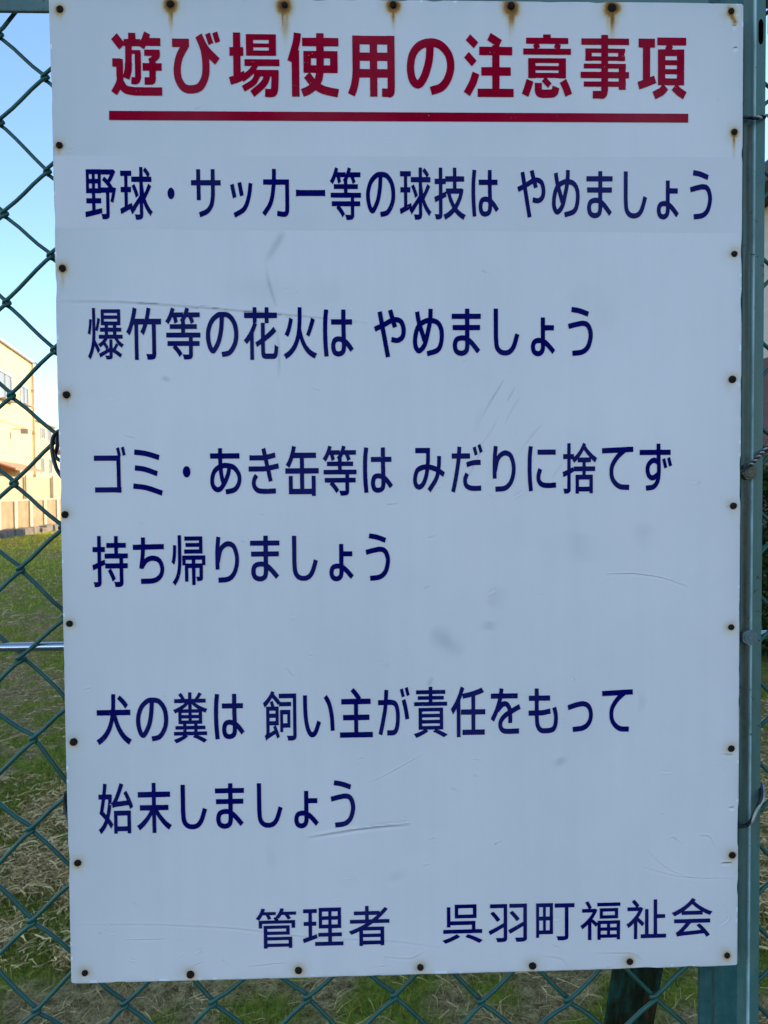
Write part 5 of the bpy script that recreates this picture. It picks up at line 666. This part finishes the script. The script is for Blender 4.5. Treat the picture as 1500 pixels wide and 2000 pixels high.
LINES = [
    ('title', [('T遊', -2491.7, -2058.9, 3470.6, 4010.9), ('Tび', -1968.1, -1558.7, 3490.2, 4015.2), ('T場', -1486.7, -1053.1, 3463.3, 4008.2), ('T使', -984.5, -543.3, 3466.4, 4012.5), ('T用', -465.2, -59.1, 3467.3, 3991.6), ('Tの', 45.6, 458.8, 3491.4, 3973.7), ('T注', 538.7, 974.7, 3477.0, 4023.6), ('T意', 1045.9, 1486.1, 3472.2, 4014.4), ('T事', 1562.1, 1988.1, 3467.4, 4014.8), ('T項', 2062.7, 2497.3, 3466.0, 3996.2)]),
    ('ball', [('B野', -2732.9, -2468.2, 2421.1, 2847.4), ('B球', -2435.3, -2158.1, 2417.2, 2866.7), ('B・', -2029.3, -1969.7, 2593.2, 2691.8), ('Bサ', -1826.6, -1572.1, 2438.7, 2850.4), ('Bッ', -1491.9, -1299.3, 2436.1, 2742.3), ('Bカ', -1218.1, -983.9, 2443.6, 2855.5), ('Bー', -925.1, -672.1, 2620.5, 2677.5), ('B等', -630.4, -361.2, 2418.1, 2870.7), ('Bの', -317.6, -63.7, 2443.2, 2832.7), ('B球', -25.3, 251.2, 2420.8, 2870.6), ('B技', 276.2, 552.1, 2420.8, 2870.3), ('Bは', 601.5, 841.3, 2447.8, 2853.8), ('Bや', 1003.2, 1251.9, 2439.6, 2855.1), ('Bめ', 1307.9, 1553.7, 2442.7, 2854.4), ('Bま', 1612.5, 1844.5, 2436.1, 2844.8), ('Bし', 1943.4, 2150.5, 2434.8, 2843.2), ('Bょ', 2237.1, 2433.0, 2426.3, 2765.1), ('Bう', 2531.3, 2728.5, 2426.7, 2856.6)]),
    ('fire', [('B爆', -2736.9, -2427.5, 1220.6, 1664.2), ('B竹', -2405.1, -2104.1, 1216.2, 1668.0), ('B等', -2068.4, -1767.4, 1218.0, 1667.4), ('Bの', -1720.2, -1439.1, 1237.6, 1629.7), ('B花', -1393.8, -1095.4, 1212.3, 1667.9), ('B火', -1050.0, -757.0, 1218.6, 1667.3), ('Bは', -704.8, -438.1, 1237.8, 1649.4), ('Bや', -260.5, 19.8, 1228.1, 1648.6), ('Bめ', 80.0, 353.4, 1238.0, 1653.2), ('Bま', 422.8, 679.0, 1239.9, 1652.6), ('Bし', 792.4, 1019.0, 1242.1, 1651.9), ('Bょ', 1120.0, 1336.0, 1234.2, 1574.5), ('Bう', 1449.2, 1670.3, 1236.1, 1666.4)]),
    ('litter', [('Bゴ', -2705.4, -2431.3, 66.1, 468.2), ('Bミ', -2371.2, -2115.7, 36.4, 442.2), ('B・', -1940.0, -1873.4, 193.9, 293.9), ('Bあ', -1703.5, -1430.9, 41.4, 447.6), ('Bき', -1367.6, -1103.6, 43.8, 448.3), ('B缶', -1048.1, -755.6, 21.9, 463.8), ('B等', -719.7, -424.1, 23.0, 464.6), ('Bは', -367.3, -104.6, 44.3, 446.5), ('Bみ', 73.2, 354.6, 45.2, 437.4), ('Bだ', 410.0, 690.3, 40.4, 469.3), ('Bり', 777.6, 982.3, 43.8, 451.6), ('Bに', 1088.9, 1342.6, 45.3, 447.4), ('B捨', 1400.2, 1708.7, 22.3, 473.9), ('Bて', 1752.7, 2032.7, 49.3, 435.3), ('Bず', 2089.6, 2381.5, 41.7, 460.1)]),
    ('home', [('B持', -2739.0, -2429.7, -759.0, -309.3), ('Bち', -2385.2, -2115.9, -734.4, -325.0), ('B帰', -2052.2, -1756.2, -753.1, -309.8), ('Bり', -1669.5, -1462.5, -733.4, -325.5), ('Bま', -1364.8, -1107.4, -725.8, -321.4), ('Bし', -997.4, -771.2, -724.3, -325.1), ('Bょ', -671.6, -457.8, -732.3, -401.7), ('Bう', -351.2, -135.5, -732.2, -310.6)]),
    ('dog', [('B犬', -2735.7, -2424.8, -2153.5, -1703.2), ('Bの', -2386.3, -2104.9, -2128.8, -1737.9), ('B糞', -2061.6, -1760.0, -2150.6, -1697.2), ('Bは', -1704.1, -1436.3, -2122.6, -1715.2), ('B飼', -1271.6, -978.0, -2144.7, -1696.6), ('Bい', -917.8, -640.4, -2119.9, -1740.3), ('B主', -594.7, -302.0, -2127.8, -1683.1), ('Bが', -254.1, 28.9, -2115.2, -1680.8), ('B責', 64.9, 363.9, -2140.1, -1683.0), ('B任', 394.1, 703.1, -2141.7, -1685.3), ('Bを', 750.4, 1020.3, -2121.1, -1704.7), ('Bも', 1091.7, 1355.9, -2121.8, -1713.5), ('Bっ', 1442.7, 1671.2, -2114.9, -1835.5), ('Bて', 1755.0, 2033.4, -2121.1, -1735.3)]),
    ('clean', [('B始', -2731.3, -2426.3, -2948.7, -2495.4), ('B末', -2394.8, -2089.7, -2948.4, -2498.1), ('Bし', -2008.2, -1777.5, -2923.1, -2521.3), ('Bま', -1706.0, -1449.9, -2925.0, -2515.7), ('Bし', -1335.8, -1110.5, -2924.0, -2521.1), ('Bょ', -1008.4, -790.2, -2936.3, -2598.2), ('Bう', -683.6, -464.8, -2935.6, -2507.9)]),
    ('foot', [('F管', -1360.1, -1002.7, -4018.7, -3653.7), ('F理', -945.5, -582.7, -4006.5, -3660.1), ('F者', -530.8, -168.6, -4017.6, -3652.8), ('F呉', 310.8, 667.3, -4018.0, -3662.2), ('F羽', 725.7, 1072.0, -4017.2, -3666.8), ('F町', 1155.2, 1504.1, -4014.0, -3668.7), ('F福', 1559.7, 1922.9, -4019.3, -3661.1), ('F祉', 1980.0, 2341.7, -4021.5, -3657.0), ('F会', 2396.2, 2764.9, -4016.0, -3654.2)]),
]
def letters(name, rows, m):
    V = []; F = []
    for key, x0, x1, z0, z1 in rows:
        loops = []
        for lp in GLYPH[key].split('|'):
            q = [int(a) for a in lp.split()]
            loops.append([Vector((x0 + (x1 - x0) * q[i] / 999.0, z0 + (z1 - z0) * q[i + 1] / 999.0, 0)) for i in range(0, len(q), 2)])
        n = len(V); pv = []; pe = []
        for lp in loops:
            k0 = len(pv); pv += [v.xy / 100 for v in lp]; pe += [(k0 + k, k0 + (k + 1) % len(lp)) for k in range(len(lp))]
        ov, _e, of, *_r = delaunay_2d_cdt(pv, pe, [], 0, 1e-6)
        A = np.array([tuple(pv[a]) + tuple(pv[b]) for a, b in pe])
        def inside(f):                               # even-odd test at the middle of a triangle
            cx_ = sum(ov[i].x for i in f) / len(f); cy_ = sum(ov[i].y for i in f) / len(f)
            m = (A[:, 1] > cy_) != (A[:, 3] > cy_)
            B = A[m]; return ((B[:, 0] + (cy_ - B[:, 1]) * (B[:, 2] - B[:, 0]) / (B[:, 3] - B[:, 1])) > cx_).sum() % 2 == 1
        of = [f for f in of if inside(f)]
        V += [(v.x / 100, -0.00042, GZ + v.y / 100) for v in ov]; F += [tuple(n + i for i in f) for f in of]
    me = bpy.data.meshes.new(name); me.from_pydata(V, [], F)
    bm = bmesh.new(); bm.from_mesh(me)
    for f in bm.faces:
        f.normal_update()
        if f.normal.y > 0: f.normal_flip()
    bm.to_mesh(me); bm.free()
    return link(name, me, m, SIGN)
for line, rows in LINES:
    if line == 'foot':                                # name of the office and of the club stand apart
        letters('lettering', rows[:3], NAVY); letters('lettering', rows[3:], NAVY)
    else: letters('title_lettering' if line == 'title' else 'lettering', rows, RED if line == 'title' else NAVY)
ul = [px(213.2, 234.6), px(1343.9, 239.6), px(1343.9, 222.5), px(213.2, 216.8)]
um = MB(); um.v = [(x, -0.00042, GZ + z) for x, z in ul]; um.f = [(0, 1, 2, 3)]; um.build('title_underline', RED, SIGN)

# ------------------------------------------------------------------ wires that tie the board to the fence
def at(u, v, Y):                                  # photograph point pushed out to the plane y = Y
    x, z = px(u, v); c = camo.location
    k = (Y - c.y) / (0 - c.y); return (c.x + (x - c.x) * k, Y, c.z + (z + GZ - c.z) * k)
def tie(name, paths, label, mats, twist=None):
    e = empty(name, at(*paths[0][0]), label, 'wire', 'wires that tie the board to the fence')
    for i, pth in enumerate(paths):
        mb = MB(); P = catmull([at(*q) for q in pth], 8); mb.tube(P, 0.0018 if twist is None else 0.0015, 8); mb.build('strand', mats[i % len(mats)], e, smooth=True)
    if twist:
        pth, r, turns = twist; P = catmull([at(*q) for q in pth], 30); n = len(P)
        for s in (0, 1):
            pts = []
            for k, p in enumerate(P):
                d = (P[min(k + 1, n - 1)] - P[max(k - 1, 0)]).normalized(); up = Vector((0, 1, 0)); up = (up - d * up.dot(d)).normalized(); w = d.cross(up)
                a = turns * 2 * math.pi * k / n + s * math.pi; pts.append(p + (up * math.cos(a) + w * math.sin(a)) * r)
            mb = MB(); mb.tube(pts, r * 0.95, 7); mb.build('strand', mats[(s + 1) % len(mats)], e, smooth=True)
    return e
tie('tie_wire', [[(1438, 228, .012), (1452, 229, .016), (1464, 230, .0185), (1472, 231, .0135), (1482, 230, .0135)]], 'dark horizontal tie wire across the post near the top of the board', [TIEK, TIES],
    ([(1474, 231, .0125), (1486, 229, .0130), (1496, 227, .018), (1506, 226, .028)], 0.0011, 2.2))
tie('tie_wire', [[(1436, 925, .010), (1450, 919, .0130), (1462, 911, .0125), (1470, 904, .0115)]], 'striped twisted wire running up over the rusty bolt on the post', [TIEK, TIES],
    ([(1464, 909, .0115), (1474, 900, .0118), (1484, 889, .0125), (1493, 880, .018), (1504, 868, .028)], 0.00105, 5.5))
tie('tie_wire', [[(1436, 1614, .010), (1448, 1614, .0150), (1457, 1612, .0165), (1466, 1605, .0130), (1473, 1590, .0135), (1481, 1574, .0135), (1486, 1560, .0135), (1487, 1544, .018), (1485, 1530, .030)],
                 [(1462, 1609, .0145), (1469, 1603, .0125), (1476, 1586, .0128), (1484, 1572, .0130), (1490, 1560, .0140), (1491, 1546, .022), (1490, 1534, .034)]],
    'two dark and grey wire ends curling up the post beside the lower board edge', [TIEK, TIES])
tie('tie_wire', [[(128, 838, .012), (114, 842, .016), (105, 852, .018), (101.5, 868, .019), (103, 888, .019), (108, 908, .018), (114, 922, .015), (126, 938, .012)],
                 [(128, 836, .020), (118, 842, .022), (112, 856, .024), (112, 872, .024), (108, 890, .026), (118, 900, .022), (130, 905, .018)]],
    'black wire loop hooked round the mesh at the left board edge beside the beige building', [TIEK])
tie('tie_wire', [[(144, 1538, .012), (132, 1546, .018), (128, 1556, .02), (127.5, 1572, .02), (130, 1588, .018), (142, 1606, .012)]],
    'small black wire loop at the left board edge in front of the grass', [TIEK])

# ------------------------------------------------------------------ beyond the lawn, left
CREAM = varied('cream_render', (0.70, 0.51, 0.27), (0.78, 0.58, 0.32), 1.2, 0.85, 0.15, 0.01)
CREAM2 = varied('pale_render', (0.55, 0.42, 0.25), (0.62, 0.49, 0.31), 1.5, 0.85)
GREYTRIM = varied('grey_trim', (0.26, 0.26, 0.26), (0.36, 0.36, 0.36), 3, 0.6)
FRAMEM = varied('aluminium_frame', (0.45, 0.46, 0.47), (0.6, 0.6, 0.6), 8, 0.4, metal=0.3)
t = NT('window_glass', 0.25, 0.35); t.color((0.24, 0.23, 0.22)); GLASS = t.m
ORANGE = varied('orange_canvas', (0.50, 0.20, 0.11), (0.62, 0.28, 0.17), 4, 0.8)
BLOCK = varied('concrete_block', (0.30, 0.215, 0.12), (0.43, 0.33, 0.20), 2.2, 0.9, 0.4, 0.01)
PIL = varied('pale_concrete', (0.56, 0.46, 0.31), (0.66, 0.55, 0.38), 4, 0.9)
SHEET = varied('pale_sheeting', (0.47, 0.35, 0.20), (0.56, 0.44, 0.27), 3, 0.6, map_=(1, 6, 1))
STONE = varied('edging_stone', (0.13, 0.10, 0.085), (0.30, 0.25, 0.21), 5, 0.95, 0.6, 0.02)

def facade(o, d):                                  # local frame: x along the wall (d), y out of the wall, z up
    d = Vector((d[0], d[1], 0)).normalized(); nrm = Vector((-d.y, d.x, 0))
    return Matrix(((d.x, nrm.x, 0, o[0]), (d.y, nrm.y, 0, o[1]), (0, 0, 1, o[2]), (0, 0, 0, 1)))
def window(parent, M, x0, x1, z0, z1, fm=None, hopper=False):
    f = MB(); w = 0.07
    f.box(x0, x0 + w, -0.02, 0.06, z0, z1, M); f.box(x1 - w, x1, -0.02, 0.06, z0, z1, M)
    f.box(x0 + w, x1 - w, -0.02, 0.058, z0, z0 + w, M); f.box(x0 + w, x1 - w, -0.02, 0.058, z1 - w, z1, M)
    f.box((x0 + x1) / 2 - .025, (x0 + x1) / 2 + .025, -0.02, 0.05, z0 + w, z1 - w, M)
    fo = f.build('window', fm or FRAMEM, parent)
    g = MB().box(x0 + w, x1 - w, -0.015, 0.02, z0 + w, z1 - w, M).build('pane', GLASS, fo)
    if hopper:
        s = MB().box(x0, x1, 0.062, 0.30, z0 - 0.03, z0 + 0.01, M).build('sill', GREYTRIM, fo)
    return fo
# two-storey cream factory: its long side recedes to a far corner
B0 = (-17.09, 40.08, 0); M = facade(B0, (1.17, -6.04)); M = M @ Matrix.Identity(4)
nrm = Vector((M[0][1], M[1][1])); 
FAC = empty('factory_building', B0, 'two-storey cream factory building with grey windows and an orange awning', 'building')
sgn = 1 if nrm.x > 0 else -1
def FB(mb, x0, x1, y0, y1, z0, z1): return mb.box(x0, x1, *sorted((y0 * sgn, y1 * sgn)), z0, z1, M)
FB(MB(), 0, 22, -12, 0, 0, 8.02).build('wall', CREAM, FAC)
FB(MB(), -0.15, 22.1, -12.1, 0.14, 8.03, 8.16).build('roof_edge', GREYTRIM, FAC)
FB(MB(), 0, 22, 0.002, 0.05, 4.55, 4.66).build('string_course', CREAM2, FAC)
def FW(x0, x1, z0, z1, hopper=True):
    Mw = M if sgn > 0 else M @ Matrix.Diagonal((1, -1, 1, 1)); return window(FAC, Mw, x0, x1, z0, z1, hopper=hopper)
FW(1.1, 2.75, 5.70, 6.64); FW(4.45, 6.7, 5.55, 6.80); FW(8.4, 10.4, 5.55, 6.80); FW(12.2, 14.2, 5.55, 6.80)
FW(8.2, 10.2, 1.2, 3.0, False)
dp_ = MB(); dp_.tube([tuple(M @ Vector((0.22, 0.09 * sgn, z))) for z in (0, 2, 4, 6, 8.0)], 0.06, 10)
for z in (2.2, 4.4, 6.6): FB(dp_, 0.12, 0.32, 0.0, 0.17, z, z + 0.08)
dp_.build('downpipe', CREAM2, FAC)
lp_ = MB(); FB(lp_, 4.55, 4.62, 0.02, 0.50, 4.30, 4.35); FB(lp_, 4.45, 4.72, 0.42, 0.75, 4.10, 4.33); lp_.build('wall_lamp', GREYTRIM, FAC, bevel=0.01)
MB().prism([(0.02 * sgn, 2.78), (1.05 * sgn, 2.42), (1.05 * sgn, 2.34), (0.02 * sgn, 2.70)], 'x', 2.9, 8.5, M).build('awning', ORANGE, FAC)
gt = MB(); gt.tube([tuple(M @ Vector((-0.15, 0.15 * sgn, 8.12))), tuple(M @ Vector((-0.55, 0.2 * sgn, 8.12))), tuple(M @ Vector((-0.62, 0.2 * sgn, 7.95)))], [0.05, 0.07, 0.14], 8)
gt.build('roof_lamp', GREYTRIM, FAC)
# lower house behind it
B1 = (-22.6, 57.0, 0); M1 = facade(B1, (1.3, -6.6)); sg1 = 1 if M1[0][1] > 0 else -1
Mw1 = M1 if sg1 > 0 else M1 @ Matrix.Diagonal((1, -1, 1, 1))
HS = empty('pale_house', B1, 'pale two-storey house with small grey windows beyond the factory corner', 'building')
MB().box(0, 9, *sorted((0, -10 * sg1)), 0, 6.0, M1).build('wall', CREAM2, HS)
MB().box(-0.2, 9.2, *sorted((0.15 * sg1, -10.1 * sg1)), 6.01, 6.16, M1).build('roof', GREYTRIM, HS)
MB().box(-3.4, -0.01, *sorted((0, -8 * sg1)), 0, 4.1, M1).build('side_wing', CREAM2, HS)
for x0, x1, z0, z1 in ((1.6, 2.7, 4.9, 5.75), (3.8, 5.1, 4.9, 5.75), (1.5, 2.5, 2.6, 3.7), (4.2, 5.2, 2.6, 3.7)): window(HS, Mw1, x0, x1, z0, z1)
PR = empty('pink_roof_house', (-27.2, 71, 0), 'small distant house with a pinkish tiled roof', 'house')
PINK = varied('pink_tile', (0.35, 0.19, 0.18), (0.46, 0.27, 0.25), 3, 0.8, map_=(1, 1, 6))
MB().box(-30.5, -24.5, 70, 77, 0, 3.0).build('wall', CREAM2, PR)
MB().prism([(-31.0, 3.01), (-24.0, 3.01), (-27.5, 5.3)], 'y', 69.5, 77.5).build('roof', PINK, PR)
window(PR, facade((-24.5, 73, 0), (0, -1)) if facade((0, 0, 0), (0, -1))[0][1] > 0 else facade((-24.5, 71, 0), (0, 1)), 0.2, 1.6, 1.0, 2.1)
# block wall with pale pilasters, a sheet screen standing behind it
BW = empty('block_wall', (-13.1, 30, 0), 'low concrete block wall with pale pilasters at the far edge of the lawn', 'wall')
MB().box(-13.32, -13.14, 14, 52, 0, 1.08).build('blockwork', BLOCK, BW)
MB().box(-13.34, -13.12, 14, 52, 1.082, 1.13).build('coping', PIL, BW)
yy = 15.2
while yy < 52:
    MB().box(-13.139, -13.085, yy, yy + 0.24, 0, 1.08).build('pilaster', PIL, BW, bevel=0.01); yy += 1.35
SC = empty('sheet_screen', (-13.6, 30, 0), 'pale sheet screen on posts standing behind the block wall', 'screen')
sm = MB(); n = 190; yv = np.linspace(14, 52, n)
for k in range(n):
    x = -13.62 + 0.03 * math.sin(k * 1.9)
    sm.v += [(x, yv[k], 0.05), (x, yv[k], 2.02)]
sm.f = [(2 * k, 2 * k + 2, 2 * k + 3, 2 * k + 1) for k in range(n - 1)]; sm.build('sheeting', SHEET, SC)
ps = MB(); yy = 14.5
while yy < 52: MB().box(-13.56, -13.48, yy, yy + 0.08, 0, 2.1).build('post', PIL, SC); yy += 2.7
# edging stones along the far side of the lawn
es = MB(); es.box(-0.16, 0.16, -0.29, 0.29, -0.02, 0.20)
st0 = es.build('edging_stone', STONE, None, bevel=0.03)
k = 0; yy = 18.0
while yy < 34:
    o = st0 if k == 0 else st0.copy()
    if k: COL.objects.link(o)
    o.location = (-11.35 + random.uniform(-.04, .04), yy, random.uniform(-.03, .02)); o.rotation_euler = (random.uniform(-.06, .06), random.uniform(-.06, .06), random.uniform(-.09, .09))
    s = random.uniform(0.85, 1.1); o.scale = (1, s, random.uniform(0.9, 1.2))
    tag(o, 'rough grey-brown edging stone in the row below the block wall', 'stone', 'edging stones along the lawn'); yy += 0.62; k += 1
# weeds at the foot of the wall
n = 9000; x = rng.uniform(-12.98, -11.6, n); y = rng.uniform(18, 36, n); h = rng.uniform(.05, .22, n) * vnoise(x * 2, y * 1.3, 40); a = rng.uniform(0, 6.28, n)
vv = np.zeros((n, 3, 3)); vv[:, 0] = np.stack([x, y, 0 * x], 1); vv[:, 1] = np.stack([x + .02 * np.cos(a), y + .02 * np.sin(a), 0 * x], 1); vv[:, 2] = np.stack([x + h * .5 * np.sin(a), y + h * .5 * np.cos(a), h], 1)
me = mesh_np('weeds', vv.reshape(-1, 3), None, np.arange(n * 3).reshape(-1, 3)); cattr(me, 'tint', np.repeat(np.stack([rng.uniform(.06, .16, n), rng.uniform(.11, .2, n), rng.uniform(.02, .05, n)], 1), 3, 0))
tag(link('weeds', me, GRASSM), 'strip of weeds between the edging stones and the block wall', 'weeds', kind='stuff')

# ------------------------------------------------------------------ right-hand side: the house and the added block that shade the lawn, and a hedge
BEIGE = varied('beige_siding', (0.50, 0.45, 0.38), (0.60, 0.55, 0.47), 2, 0.85, map_=(1, 1, 10))
DARKR = varied('dark_roof', (0.035, 0.033, 0.033), (0.07, 0.066, 0.064), 4, 0.7)
TILE = varied('brown_tile', (0.085, 0.040, 0.032), (0.15, 0.075, 0.058), 5, 0.75, map_=(7, 1, 7))
LOUV = varied('louvre', (0.05, 0.047, 0.045), (0.11, 0.105, 0.10), 6, 0.5)
RH = empty('beige_house', (10, 6, 0), 'beige two-storey house with dark eaves and a brown tiled lean-to roof', 'house')
MB().box(6.6, 14, -2.5, 16, 0, 6.0).build('wall', BEIGE, RH)
MB().prism([(6.05, 6.02), (6.05, 6.32), (10.3, 8.1), (14.55, 6.32), (14.55, 6.02)], 'y', -3.0, 16.5).build('roof', DARKR, RH)
MB().prism([(5.5, 2.02), (5.5, 2.12), (6.598, 3.56), (6.598, 3.44)], 'y', 1.0, 15.5).build('lean_to_roof', TILE, RH)
lo = MB(); lo.box(5.85, 6.59, 1.4, 15.2, 0, 1.2)
for k in range(14): lo.box(5.86, 5.92, 1.4, 15.2, 1.24 + k * 0.075, 1.28 + k * 0.075)
lo.box(5.95, 6.59, 1.4, 15.2, 1.201, 2.2); lo.build('louvre_porch', LOUV, RH)
RB = empty('shade_block', (10, 25, 0), 'unseen plain beige block added behind the beige house to shade the lawn', 'building')  # unseen block, added and sized to put the lawn in shade
MB().box(6.6, 15, 17.2, 33.4, 0, 8.2).build('wall', BEIGE, RB)
MB().box(6.3, 15.3, 16.9, 33.6, 8.21, 8.5).build('roof', DARKR, RB)
HG = empty('hedge', (3.6, 9, 0), 'dark leafy hedge beyond the fence at the right of the post', 'hedge')
n = 26000; u = rng.uniform(0, 1, (n, 3)); c = np.stack([2.85 + 1.5 * u[:, 0], 5.6 + 7.0 * u[:, 1], 0.05 + 1.6 * u[:, 2]], 1)
bump = 0.22 * vnoise(c[:, 1] * 2.2, c[:, 2] * 2.2, 50)
face = rng.integers(0, 3, n); c[face == 0, 0] = 2.8 + bump[face == 0] + rng.uniform(0, .15, (face == 0).sum()); c[face == 1, 2] = 1.68 - bump[face == 1] - rng.uniform(0, .12, (face == 1).sum()); c[face == 2, 1] = 5.58 + bump[face == 2] + rng.uniform(0, .15, (face == 2).sum())
a = rng.normal(0, 1, (n, 3)); a /= np.linalg.norm(a, axis=1)[:, None]; b = np.cross(a, rng.normal(0, 1, (n, 3))); b /= np.linalg.norm(b, axis=1)[:, None]
s = rng.uniform(.02, .045, n)[:, None]; vv = np.stack([c - a * s, c + b * s * .5, c + a * s, c - b * s * .5], 1)
me = mesh_np('foliage', vv.reshape(-1, 3), np.arange(n * 4).reshape(-1, 4)); cattr(me, 'tint', np.repeat(np.stack([rng.uniform(.02, .05, n), rng.uniform(.05, .10, n), rng.uniform(.012, .03, n)], 1), 4, 0))
link('foliage', me, GRASSM, HG)
hs = MB()
for k in range(26):
    y = 5.9 + k * 0.26; hs.tube([(3.6 + random.uniform(-.3, .3), y, 0), (3.6 + random.uniform(-.5, .5), y + .1, .7), (3.6 + random.uniform(-.6, .6), y + random.uniform(-.2, .2), 1.5)], [.03, .02, .008], 6)
hs.build('stems', WOOD, HG)
